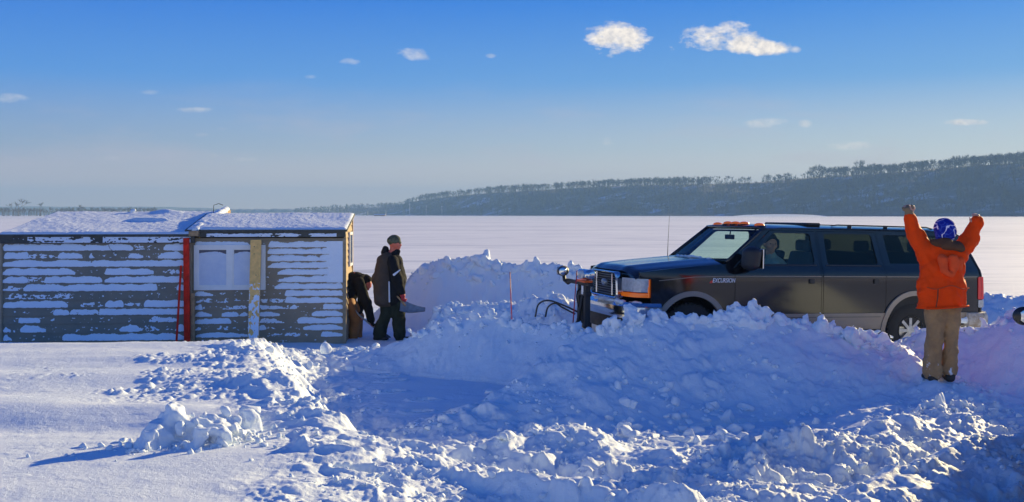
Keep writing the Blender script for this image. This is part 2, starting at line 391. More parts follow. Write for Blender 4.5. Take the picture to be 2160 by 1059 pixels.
def terrain(x, y, fine=True):
    lake = .012*fbm(x*.25, y*.6, 4, 3)+.006*fbm(x*1.2, y*4, 3, 9)
    # plateau of wind-packed snow on the left, edge runs diagonally to the right foreground
    edge = np.interp(y, EDGE_Y, EDGE_X)
    wig = .22*fbm(x*1.1+3, y*1.1, 3, 21)
    pl = sstep(.35, -.45, x-edge+wig)*sstep(16.4, 12.9, y+.1*fbm(x*.8, y*.8, 2, 5))
    pz = np.interp(y, [0, 6, 8, 11, 12.8, 40], [.62, .60, .57, .53, .50, .50])
    pz = pz-.25*sstep(-1.5, .2, x)*sstep(9, 8, y)
    dune = .034*np.sin((y*3.3+.5*fbm(x*.35, y*.5, 3, 31)*5+x*.12))*sstep(6, 8, y)*sstep(13, 11, y)+.03*fbm(x*.35, y*.9, 3, 41)
    z = lake+pl*(pz+dune-lake)
    rough = sstep(1.5, .1, np.abs(x-edge+wig)+.0*x)*sstep(16.5, 15, y)*1.0
    rough = np.maximum(rough, sstep(-1.9, -.9, x)*sstep(8.0, 7.0, y)*.8)
    # far bank foot/lane between the banks stays flat, the car lane is packed
    rough = np.maximum(rough, .5*sstep(-.2, .6, x)*sstep(10.9, 9.9, y)); rough = np.maximum(rough, .06); crest = np.zeros_like(x); broken = rough.copy()
    for rd, bk in zip(RIDGES, BUMPY):
        q, r = ridge_h(x, y, rd, 0.02); wob = q+.05*fbm(x*1.7, y*1.7, 3, 77)*np.clip(r*2, 0, 1)
        z = np.where(q > -5, smax(z, wob, .07), z); rough = np.maximum(rough, np.clip(r*1.5, 0, 1)*bk); crest = np.maximum(crest, sstep(1.0, 1.2, r)); broken = np.maximum(broken, np.clip(r*1.5, 0, 1)*(bk > .75))
    rough = rough*sstep(24, 21.5, y)
    if fine:
        crest = crest*sstep(24, 21.5, y)
        lumps = fbm(x*1.5, y*1.5, 4, 50, .5)*.10
        pa = sstep(.0, .28, fbm(x*.75, y*.75, 2, 61)-.14+.24*crest+.22*np.clip(broken*1.6-.8, 0, 1)); pb = sstep(.0, .25, fbm(x*1.3, y*1.3, 2, 71)-.12+.30*crest+.26*np.clip(broken*1.6-.8, 0, 1))
        wx = .16*fbm(x*4, y*4, 3, 201); wy = .16*fbm(x*4+9, y*4, 3, 205)
        wx2 = wx+.04*fbm(x*15, y*15, 3, 211); wy2 = wy+.04*fbm(x*15, y*15+5, 3, 215)
        c1 = cells((x+wx2)*2.6, (y+wy2)*2.6, 60, fill=.5)*.09*pa
        c2 = cells((x+wx2*.6)*6.1+.3, (y+wy2*.6)*6.1, 70, fill=.6)*.060*pa
        c3 = cells((x+wx2*.3)*13.7, (y+wy2*.3)*13.7, 80, fill=.5)*.026*pb
        c4 = cells(x*27, y*27, 90, fill=.5)*.011*pb
        crease = -np.abs(fbm(x*3.1, y*3.1, 4, 95))*.085-np.abs(fbm(x*1.35+3, y*1.35, 3, 96))*.10+.03
        flute = .03*fbm(x*5.0+fbm(x, y, 2, 33)*2, y*1.3, 3, 44)
        grit = .010*np.abs(fbm(x*16, y*16, 3, 98))*np.clip(rough*1.5, 0, 1)
        z = z+rough*(lumps+c1+c2+c3+c4+crease+flute+.012)-grit
        # scattered crumbs and wind crust on the smooth plateau
        cr = sstep(.02, .3, fbm(x*.8+5, y*.9, 2, 101)+.12*np.clip(1-np.abs(y-10.6)/1.6, 0, 1))*pl*sstep(8.2, 9.4, y)*sstep(-5.5, -3.6, x)
        z = z+cr*(cells(x*9, y*7, 110, fill=.35)*.035+cells(x*19, y*16, 113, fill=.4)*.016)
        z = z+pl*(1-rough)*(.0035*np.abs(fbm(x*5, y*9, 4, 120))+.004*cells(x*6, y*9, 121, fill=.12))
        # footprints beside the lane
        for (fx, fy, an) in FEET:
            dx = (x-fx)*math.cos(an)+(y-fy)*math.sin(an); dy = -(x-fx)*math.sin(an)+(y-fy)*math.cos(an)
            m_ = (np.abs(dx) < .5) & (np.abs(dy) < .4); q = (dx/.14)**2+(dy/.075)**2+1.1*fbm(x*11, y*11, 4, 140); z = np.where(m_, z-.085*sstep(1.3, .2, q)+.022*np.exp(-((np.sqrt(np.maximum(q, 0))-1.3)/.28)**2), z)
    men = sstep(.9, .5, np.abs(x+2.35)/1.25)*sstep(.9, .5, np.abs(y-17.7)/1.35); z = z*(1-men)+men*(-.02+.02*fbm(x*4, y*4, 3, 131))
    # packed lane under the car
    lane = sstep(.25, 0, np.abs(y-(14.3+(x-1.2)*.285))-1.35)*sstep(.9, 1.6, x)*sstep(9.5, 8.5, x)
    z = z*(1-lane)+lane*(np.interp(x, [1, 7], [.13, .05])+.02*fbm(x*3, y*3, 3, 130))
    return z
def feet_px(l): return [(at(px, py, (EYE-z)*FPX/(py-HZ))[0], (EYE-z)*FPX/(py-HZ), an) for (px, py, z, an) in l]
FEET = feet_px([(828, 798, .04, .3), (826, 820, .04, .2), (893, 835, .05, .1), (880, 858, .06, .2), (925, 872, .1, 0), (822, 785, .05, 0), (755, 1000, .5, .3), (740, 970, .5, .2), (700, 905, .5, .2),
                (640, 870, .52, .3)])
# grid whose spacing grows with distance from where the photographer stood
NX, NY = 1150, 1150
def make_ground():
    dmin, dmax = 3.2, 23.5
    t = np.linspace(0, 1, NY); inv = 1/dmin+(1/dmax-1/dmin)*(t*.55+.45*t**1.0); ys = np.exp(np.log(dmin)+(np.log(dmax)-np.log(dmin))*t)
    s = np.linspace(-.66, .66, NX)
    Y, S_ = np.meshgrid(ys, s, indexing='ij'); X = S_*(Y+.6)
    Z = terrain(X, Y)
    # join to the flat lake sheet at the border
    bd = np.minimum.reduce([sstep(23.5, 22.2, Y), np.clip((.66-np.abs(S_))/.03, 0, 1)]); bd = np.where(Y < 8, sstep(23.5, 22.2, Y), bd)
    Z = Z*bd
    V = np.stack([X.ravel(), Y.ravel(), Z.ravel()], 1)
    I = (np.arange(NY-1)[:, None]*NX+np.arange(NX-1)[None, :]).ravel()
    F = np.stack([I, I+1, I+1+NX, I+NX], 1)
    o = mesh_obj('snow_ground', V, F, M_SNOW); tag(o, kind='structure')
    return X, Y, Z
make_ground()
# the frozen lake: one sheet to the horizon, 4 mm lower, with the worked area cut out
def make_lake():
    m = MB(); z = -.03
    ys = [-60, 3.6, 22.8, 40, 80, 160, 400, 1200, 4000, 12000]
    V = []; F = []
    def quad(x0, y0, x1, y1, x2, y2, x3, y3):
        n = len(V); V.extend([(x0, y0, z), (x1, y1, z), (x2, y2, z), (x3, y3, z)]); F.append((n, n+1, n+2, n+3))
    quad(-12000, 22.8, 12000, 22.8, 12000, 12000, -12000, 12000)
    quad(-12000, -3000, 12000, -3000, 12000, 3.4, -12000, 3.4)
    quad(-12000, 3.4, -.65*4.0, 3.4, -.65*23.4, 22.8, -12000, 22.8)
    quad(.65*4.0, 3.4, 12000, 3.4, 12000, 22.8, .65*23.4, 22.8)
    mm = snow_mat('lake_snow', col=(.80, .83, .88), b1=.03, s1=3.0, b2=.02, s2=14)
    t = NT(mm.node_tree); b = t.n['Principled BSDF']; g = t.new('ShaderNodeTexCoord').outputs['Object']
    mp = t.new('ShaderNodeMapping'); mp.inputs['Scale'].default_value = (.12, .5, 1); t.put(mp.inputs[0], g)
    n = t.noise(mp.outputs[0], 1.0, 7, .68); n2 = t.noise(mp.outputs[0], .06, 5, .6)
    c = t.ramp(t.math('ADD', t.math('MULTIPLY', n, .6), t.math('MULTIPLY', n2, .4)), [(.40, (.52, .55, .63)), (.48, (.74, .76, .81)), (.60, (.86, .87, .90))])
    t.put(b.inputs['Base Color'], c)
    o = mesh_obj('frozen_lake', V, F, mm, smooth=False); tag(o, kind='structure')
make_lake()

# ---- loose snow clods
def clod_templates(n, seed=1, sub=2):
    rng = np.random.RandomState(seed); T = []
    for i in range(n):
        bm = bmesh.new()
        k = rng.randint(9, 15); P = rng.normal(size=(k, 3)); P /= np.linalg.norm(P, axis=1)[:, None]; P *= (.75+.35*rng.rand(k))[:, None]*np.array([1, .8, .7])
        for p in P: bm.verts.new(p)
        bmesh.ops.convex_hull(bm, input=bm.verts[:])
        bmesh.ops.delete(bm, geom=[v for v in bm.verts if not v.link_faces], context='VERTS')
        bmesh.ops.triangulate(bm, faces=bm.faces[:])
        bmesh.ops.subdivide_edges(bm, edges=bm.edges[:], cuts=1, use_grid_fill=True)
        bmesh.ops.triangulate(bm, faces=bm.faces[:])
        bmesh.ops.smooth_vert(bm, verts=bm.verts[:], factor=.22, use_axis_x=True, use_axis_y=True, use_axis_z=True)
        if sub > 1:
            bmesh.ops.subdivide_edges(bm, edges=bm.edges[:], cuts=1, use_grid_fill=True)
            bmesh.ops.smooth_vert(bm, verts=bm.verts[:], factor=.22, use_axis_x=True, use_axis_y=True, use_axis_z=True)
        bmesh.ops.triangulate(bm, faces=bm.faces[:])
        bm.verts.index_update()
        V = np.array([v.co[:] for v in bm.verts]); F = np.array([[v.index for v in f.verts] for f in bm.faces]); bm.free()
        V = V+(.07*vn3(V[:, 0]*2.2, V[:, 1]*2.2, V[:, 2]*2.2, i))[:, None]*V
        T.append((V, F))
    return T
CT = clod_templates(10, 3, 1); CTF = clod_templates(8, 5, 2)
def rotm(rng):
    q = rng.normal(size=4); q /= np.linalg.norm(q); w, x, y, z = q
    return np.array([[1-2*(y*y+z*z), 2*(x*y-z*w), 2*(x*z+y*w)], [2*(x*y+z*w), 1-2*(x*x+z*z), 2*(y*z-x*w)], [2*(x*z-y*w), 2*(y*z+x*w), 1-2*(x*x+y*y)]])
def scatter(name, pts, sizes, T, seed=1, sink=.35, mat_=None):
    rng = np.random.RandomState(seed); VV = []; FF = []; n = 0
    for p, s in zip(pts, sizes):
        V, F = T[rng.randint(len(T))]; v = (V @ rotm(rng).T)*s*np.array([1, 1, .85]); v = v+np.array([p[0], p[1], p[2]+s*(.5-sink)])
        VV.append(v); FF.append(F+n); n += len(V)
    return mesh_obj(name, np.concatenate(VV), np.concatenate(FF), mat_ or M_CHUNK, smooth=True)
def rough_at(x, y):
    r = sstep(.9, .1, np.abs(x-np.interp(y, EDGE_Y, EDGE_X)))*sstep(16.5, 15, y)*.8
    r = np.maximum(r, sstep(-1.9, -.9, x)*sstep(8.0, 7.0, y)*.8)
    for rd, bk in zip(RIDGES, BUMPY):
        q, rr = ridge_h(x, y, rd, .02); r = np.maximum(r, np.clip(rr*1.1, 0, 1)*bk)
    return r
def crumbs():
    rng = np.random.RandomState(11); P = []; S = []
    x = rng.uniform(-9, 9, 52000); y = 5.6*np.exp(rng.uniform(0, 1, 52000)*math.log(21/5.6)); ok = np.abs(x) < .58*y; x = x[ok]; y = y[ok]
    r = rough_at(x, y)*(.35+1.3*sstep(-.15, .3, fbm(x*1.2, y*1.2, 3, 200)))
    edge = np.interp(y, EDGE_Y, EDGE_X)
    left = (x < edge)*sstep(.05, .4, fbm(x*.8+5, y*.9, 2, 101)+.1)*sstep(8.6, 9.6, y)*sstep(13.2, 12.2, y)*sstep(-5.5, -3.6, x)*.28
    r = np.maximum(r, left)
    keep = rng.rand(len(x)) < np.clip(r, 0, 1)**2.5*.5
    lane = (np.abs(y-(14.3+(x-1.2)*.285)) < 1.2) & (x > .9)
    keep &= ~lane; x = x[keep]; y = y[keep]
    s = .012+.03*rng.rand(len(x))**3+.045*(rng.rand(len(x)) < .06)*rng.rand(len(x)); s *= (.55+.045*y)
    z = terrain(x, y)
    o = scatter('snow_crumbs', np.stack([x, y, z], 1), s, CT, 12, sink=.25); tag(o, 'loose crumbs and clods of snow thrown over the banks', 'snow', kind='stuff')
crumbs()
def crest_clods():
    """bigger broken blocks along the crests and in tumbled fields"""
    rng = np.random.RandomState(21); P = []; S = []
    def along(pts, n, s0, s1, spread=.12, dz=0.0):
        Q = [np.array(at(*p)) for p in pts]
        for i in range(n):
            t = rng.rand()*(len(Q)-1); k = int(t); q = Q[k]+(Q[k+1]-Q[k])*(t-k)
            x = q[0]+rng.normal()*spread; y = q[1]+rng.normal()*spread; P.append((x, y, None, dz)); S.append(s0+(s1-s0)*rng.rand()**2)
    along([(1340, 673, 12.1), (1450, 668, 12.4), (1550, 660, 12.5), (1650, 676, 12.5), (1740, 690, 12.4), (1830, 712, 12.1), (1900, 745, 11.7)], 150, .03, .11, .10)
    along([(1240, 702, 11.7), (1340, 673, 12.1)], 14, .04, .09, .08)
    along([(1330, 676, 11.9), (1450, 672, 12.2), (1550, 662, 12.3), (1650, 675, 12.3), (1740, 694, 12.2), (1830, 720, 12.0)], 22, .05, .12, .07)
    along([(1500, 668, 12.4), (1580, 660, 12.5), (1660, 668, 12.5)], 12, .08, .13, .08)
    along([(940, 668, 14.4), (1160, 672, 13.5), (1240, 688, 13.1)], 40, .03, .08, .12)
    along([(870, 543, 20.3), (1000, 542, 20), (1190, 550, 19.6), (1255, 565, 19.2)], 150, .03, .13, .16)
    along([(1950, 690, 12.6), (2045, 690, 12.4), (2160, 655, 12)], 25, .03, .09, .1)
    # tumbled field on the shaded slope
    def field(px0, px1, py0, py1, d0, d1, n, s0, s1):
        for i in range(n):
            u, v = rng.rand(2); px = px0+(px1-px0)*u; d = d0+(d1-d0)*v
            x = (px-1080)/FPX*d; P.append((x, d, None, 0)); S.append(s0+(s1-s0)*rng.rand()**2.2)
    field(1280, 1580, 0, 0, 9.5, 11.0, 120, .03, .14); field(1480, 1800, 0, 0, 10.2, 11.6, 40, .03, .09)
    field(1040, 1400, 0, 0, 8.2, 9.6, 90, .02, .09)
    field(850, 1000, 0, 0, 15.8, 18.3, 260, .035, .13)
    field(1000, 1260, 0, 0, 15.6, 17.6, 160, .035, .12)
    field(640, 800, 0, 0, 14.0, 15.6, 46, .03, .10)
    field(1820, 2160, 0, 0, 9.2, 10.6, 150, .025, .08)
    field(1450, 1850, 0, 0, 7.4, 8.7, 110, .02, .06)
    field(780, 1350, 0, 0, 6.5, 8.0, 110, .015, .05)
    field(560, 800, 0, 0, 7.4, 12.5, 130, .02, .06)
    x = np.array([p[0] for p in P]); y = np.array([p[1] for p in P]); z = terrain(x, y)
    o = scatter('snow_clods', np.stack([x, y, z], 1), S, CTF, 22, sink=.42); tag(o, 'broken lumps of ploughed snow tumbled along the banks', 'snow', kind='stuff')
crest_clods()
def crust(lab, pts, n, r0, r1, seed, lift=.0, h=.018, spread=.07):
    rng = np.random.RandomState(seed); Q = [np.array(at(*p)) for p in pts]; C = []
    for i in range(n):
        t = (i+rng.rand())/n*(len(Q)-1); k = min(int(t), len(Q)-2); q = Q[k]+(Q[k+1]-Q[k])*(t-k); C.append((q[0]+rng.normal()*spread, q[1]+rng.normal()*spread*.8, r0+(r1-r0)*rng.rand()**2.5))
    A = np.array(C); z = terrain(A[:, 0], A[:, 1]); VV = []; FF = []; n0 = 0; order = np.argsort(A[:, 0]); A = A[order]; z = z[order]
    for c0 in range(0, n, 14):
        pr = []
        for (x, y, r), zz in zip(A[c0:c0+14], z[c0:c0+14]):
            d = rng.normal(size=3)*r*.8; pr.append(((x, y, zz-r*.35+lift), r, (x+d[0], y+d[1]*.6, zz+abs(d[2])*.9+lift-r*.1), r*rng.uniform(.45, .9), tuple(rng.uniform(.65, 1.2, 3))))
        V, F = sdf_mesh(pr, h, .022, noise=[(.035, 9, seed), (.022, 21, seed+3), (.009, 45, seed+5)]); VV.append(V); FF.append(F+n0); n0 += len(V)
    tag(mesh_obj('snow_crust', np.concatenate(VV), np.concatenate(FF), M_CHUNK), lab, 'snow', kind='stuff')
crust('jagged broken crust along the bank in front of the vehicle doors', [(1240, 702, 11.65), (1330, 676, 11.9), (1450, 672, 12.2), (1550, 662, 12.3), (1650, 675, 12.3), (1740, 694, 12.2), (1830, 712, 12.1), (1900, 738, 11.8)], 110, .03, .12, 3)
crust('highest cluster of broken crust in the middle of the front bank', [(1520, 668, 12.25), (1600, 664, 12.3)], 14, .07, .13, 9, lift=.03)
crust('broken crust along the far bank behind the plow lamps', [(900, 560, 20.1), (1000, 549, 20), (1100, 557, 19.8), (1190, 558, 19.6), (1250, 576, 19.2)], 84, .05, .13, 5, h=.03, spread=.16)
crust('crumbly crust on the shaded bank left of the vehicle nose', [(880, 705, 14.5), (940, 678, 14.4), (1010, 669, 14.1), (1090, 676, 13.9), (1160, 682, 13.5), (1240, 698, 13.1)], 56, .03, .10, 7, h=.02)
crust('crumbly crust on the bank behind the orange coated person', [(1930, 712, 12.8), (2000, 684, 12.5), (2100, 690, 12.2), (2170, 664, 12.0)], 42, .03, .09, 11, h=.02)
def single_clod(px, py, d, s, label, ti, yaw=0, sq=(1, 1, 1), name='snow_block', z=None):
    X, Y, Z = at(px, py, d); V, F = CTF[ti]; c, s_ = math.cos(yaw), math.sin(yaw)
    v = V*s*np.array(sq); v = np.stack([v[:, 0]*c-v[:, 1]*s_, v[:, 0]*s_+v[:, 1]*c, v[:, 2]], 1)
    o = mesh_obj(name, v, F, M_CHUNK); o.location = (X, Y, Z); tag(o, label, 'snow block'); return o
single_clod(686, 733, 14.2, .14, 'rounded snow boulder standing upright before the corner of the shed', 1, .4, (.8, .8, 1.1))
single_clod(563, 738, 12.7, .11, 'snow lump at the edge of the drift below the tan plank', 2, .2)
single_clod(1578, 662, 12.35, .14, 'jagged white snow block highest on the bank below the front door', 3, 1.0, (.75, .7, 1.25))
single_clod(1688, 690, 12.3, .17, 'flat angular snow slab on the bank crest below the rear door', 4, .3, (1.1, .8, .6))
single_clod(1765, 700, 12.2, .12, 'small rounded snow block on the bank right of the flat slab', 5, .8)
single_clod(1030, 830, 10.6, .075, 'lone snow lump at the tip of the sunlit lane', 6, .1)
single_clod(2012, 812, 10.8, .10, 'round snow ball beside the boots of the orange coated person', 7, .5)
single_clod(528, 868, 7.7, .11, 'large smooth snow block at the right end of the foreground heap', 0, .3, (1.25, .9, .85))
def heap():
    rng = np.random.RandomState(5); cx, cy, cz = at(430, 925, 7.15)
    g = empty('snow_heap', (cx, cy, .57)); tag(g, 'low heap of broken snow blocks on the smooth drift in the foreground', 'snow heap')
    pr = []
    for (px, py, d, r) in [(352, 905, 7.05, 0.138), (385, 912, 7.09, 0.129), (430, 915, 7.18, 0.120), (470, 915, 7.27, 0.112), (505, 905, 7.40, 0.095), (320, 925, 6.92, 0.103), (300, 935, 6.84, 0.077), (400, 930, 6.88, 0.095), (455, 930, 6.97, 0.095)]:
        X, Y, Z = at(px, py, d); pr.append(((X-cx, Y-cy, -.06), r, (X-cx+.05, Y-cy+.02, Z-.57+.03), r*.75))
    V, F = sdf_mesh(pr, .014, .06, noise=[(.055, 6, 3), (.035, 14, 9), (.014, 32, 4)]); mesh_obj('mound', V, F, M_CHUNK, g)
    def blk(px, py, d, s, ti, sq=(1, 1, 1)):
        X, Y, Z = at(px, py, d); V, F = CTF[ti]; v = V*s*np.array(sq); R_ = rotm(rng) if sq == (1, 1, 1) else np.eye(3); v = v @ R_.T
        v = v+np.array([X-cx, Y-cy, Z-.57]); o = mesh_obj('snow_block', v, F, M_CHUNK, g)
    for a in [(352, 880, 7.09, 0.073, 1), (402, 882, 7.14, 0.065, 2, (.6, .6, 1.35)), (432, 882, 7.18, 0.069, 3), (478, 868, 7.31, 0.065, 4), (455, 886, 7.22, 0.052, 5), (470, 932, 6.92, 0.086, 6), (432, 908, 7.01, 0.060, 7),
              (500, 890, 7.31, 0.060, 0), (385, 905, 6.97, 0.077, 5), (415, 892, 7.05, 0.052, 6), (495, 905, 7.18, 0.052, 1), (340, 908, 6.97, 0.069, 2)]: blk(*a)
    P = []; S = []
    for i in range(240):
        u = rng.normal()*.29; w = rng.normal()*.16; P.append((u, w+u*.35-.12, float(terrain(np.array([cx+u]), np.array([cy+w+u*.35-.12]))[0])-.57)); S.append(.012+.035*rng.rand()**2)
    o = scatter('crumbs', P, S, CT, 8, sink=.3); o.parent = g; o['kind'] = 'stuff'
heap()
# ------------------------------------------------------------------ fishing shacks
M_SID_L = mat('grey_siding', (.27, .235, .18), .7, bump=.002, bscale=90, col2=(.21, .20, .165), vscale=3)
M_SID_R = mat('taupe_siding', (.33, .265, .19), .7, bump=.002, bscale=90, col2=(.27, .23, .17), vscale=3)
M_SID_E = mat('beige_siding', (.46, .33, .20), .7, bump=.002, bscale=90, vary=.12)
M_TRIM = mat('weathered_trim', (.36, .29, .2), .75, bump=.002, vary=.3, vscale=9)
M_DARK = mat('dark_fascia', (.075, .078, .07), .7, bump=.002, vary=.4, vscale=12)
M_WOODN = mat('bare_lumber', (.98, .60, .21), .7, bump=.0015, bscale=50, vary=.25, vscale=14)
M_WOODO = mat('old_lumber', (.5, .33, .18), .75, bump=.002, bscale=50, vary=.4, vscale=14)
M_RED = mat('red_paint', (.85, .03, .012), .45, bump=.001, vary=.45, vscale=10)
M_WHITEF = mat('white_vinyl', (.82, .82, .80), .4, vary=.08)
M_FROST = mat('frosted_pane', (.66, .71, .80), .55, bump=.003, bscale=30, col2=(.55, .62, .75), vscale=5)
M_PANE = mat('dark_pane', (.02, .04, .09), .08, spec=.8)
M_BLACKIRON = mat('black_iron', (.02, .02, .02), .5)
M_CLING = snow_mat('wind_blown_snow', col=(.78, .85, .94), b1=.006, s1=70, b2=.002, s2=200)
M_PLY = mat('plywood_sheathing', (.34, .25, .15), .8, vary=.2)
S_ROT = R(4.0)
for _m in (M_SID_L, M_SID_R, M_SID_E, M_TRIM, M_WOODN, M_WOODO, M_RED): _m.node_tree.nodes['Principled BSDF'].inputs['Specular IOR Level'].default_value = .15
def lap_wall(w, z0, zs, mt, parent, name='siding', lip=.018):
    """horizontal lap boards, front faces towards -y at y=0; zs = board lower edges from the top down"""
    m = MB()
    for a, b in zip(zs[:-1], zs[1:]):
        m.add([(0, -.003, a), (w, -.003, a), (w, -lip, b), (0, -lip, b)], [(0, 3, 2, 1)])
        m.add([(0, -lip, b), (w, -lip, b), (w, -.002, b), (0, -.002, b)], [(0, 3, 2, 1)])
    return m.build(name, mt, parent, weld=False)
def cling(w, zs, patches, parent, x_of, seed, lip=.018, nx=None):
    """snow blown onto the lap boards: a relief mesh lying in bands on each board"""
    rng = np.random.RandomState(seed); VV = []; FF = []; n0 = 0; h = .0085
    xl = [q for v in patches.values() for q in v]; x0_, x1_ = min(q[0] for q in xl), max(q[1] for q in xl)
    for bi, pl in patches.items():
        pl = pl+[(x0_, x1_, -.16)]
        zt, zb = zs[bi], zs[bi+1]; bh = zt-zb
        for (xa, xb, dens) in pl:
            xa, xb = x_of(xa), x_of(xb); n = max(4, int((xb-xa)/h)); m = 14
            X, T = np.meshgrid(np.linspace(xa, xb, n), np.linspace(.0, 1.0, m), indexing='ij')   # T 0 at lower lip
            sd = seed*10+bi
            endf = np.minimum(X-xa, xb-X)/(.035+np.where(X-xa < xb-X, .22*h2(np.array(bi), np.array(int(xa*50)), 4)**2, .3*h2(np.array(bi), np.array(int(xa*50)), 9)**2))
            top = .86+.38*fbm(X*3.5, X*0+bi, 3, sd)-.45*np.clip(1-endf, 0, 1)**2
            low = .07+.10*np.clip(1-endf, 0, 1)*.5+.05*fbm(X*9, X*0+bi*3, 2, sd+5)
            f = np.minimum(np.minimum((T-low)/.10, (top-T)/.16), 1)
            f = f+.7*fbm(X*13, T*bh*34, 4, sd+2, .6)+.45*fbm(X*45, T*bh*60, 2, sd+12)-(1-dens)*1.5+(1-dens)*1.7*fbm(X*13, T*bh*26, 3, sd+3)-.05
            f = np.minimum(f, np.minimum(X-xa, xb-X)/.03+.9*fbm(X*10, T*bh*24, 3, sd+21)-.2); f = np.clip(f, -.6, 1); th = .010*f*(.8+.5*fbm(X*8, T*3, 3, sd+8))
            yb = -(.003+(lip-.003)*(1-T)); Y = yb-th-.001; Z = zb+T*bh
            V = np.stack([X.ravel(), Y.ravel(), Z.ravel()], 1); ff = f.ravel()
            I = (np.arange(n-1)[:, None]*m+np.arange(m-1)[None, :]).ravel(); F = np.stack([I, I+m, I+m+1, I+1], 1)
            ok = ff[F].max(1) > -.12; VV.append(V); FF.append(F[ok]+n0); n0 += len(V)
    return mesh_obj('clinging_snow', np.concatenate(VV), np.concatenate(FF), M_CLING, parent)
def roof_snow(x0, x1, dep, z0, z1, th, parent, seed, name='roof_snow', x0b=None, x1b=None, over=.06):
    x0b = x0 if x0b is None else x0b; x1b = x1 if x1b is None else x1b
    nu, nv = int((x1-x0)/.014), int(dep/.03); U, T = np.meshgrid(np.linspace(0, 1, nu), np.linspace(0, 1, nv), indexing='ij')
    X = (x0+(x1-x0)*U)*(1-T)+(x0b+(x1b-x0b)*U)*T; Y = -over+(dep+2*over)*T
    ed = np.minimum.reduce([U*(x1-x0), (1-U)*(x1-x0), T*dep, (1-T)*dep])/.05; rim = np.clip(ed, 0, 1)**.5
    t = rim*(th+.009*fbm(X*9, Y*9, 4, seed)+.004*cells(X*16, Y*16, seed+3, fill=.6)+.02*fbm(X*1.1, Y*1.1, 2, seed+1))-.004*(1-rim)
    if seed == 301: t = t+.06*np.exp(-(((X-2.0)/.22)**2+((Y-dep*.93)/.12)**2))+.05*sstep(.05, 0, np.abs(Y-dep*.52)-.01)*sstep(.45, .2, np.abs(X-2.0))
    Z = z0+(z1-z0)*T+t
    V = np.stack([X.ravel(), Y.ravel(), Z.ravel()], 1); I = (np.arange(nu-1)[:, None]*nv+np.arange(nv-1)[None, :]).ravel()
    return mesh_obj(name, V, np.stack([I, I+nv, I+nv+1, I+1], 1), M_SNOW, parent)
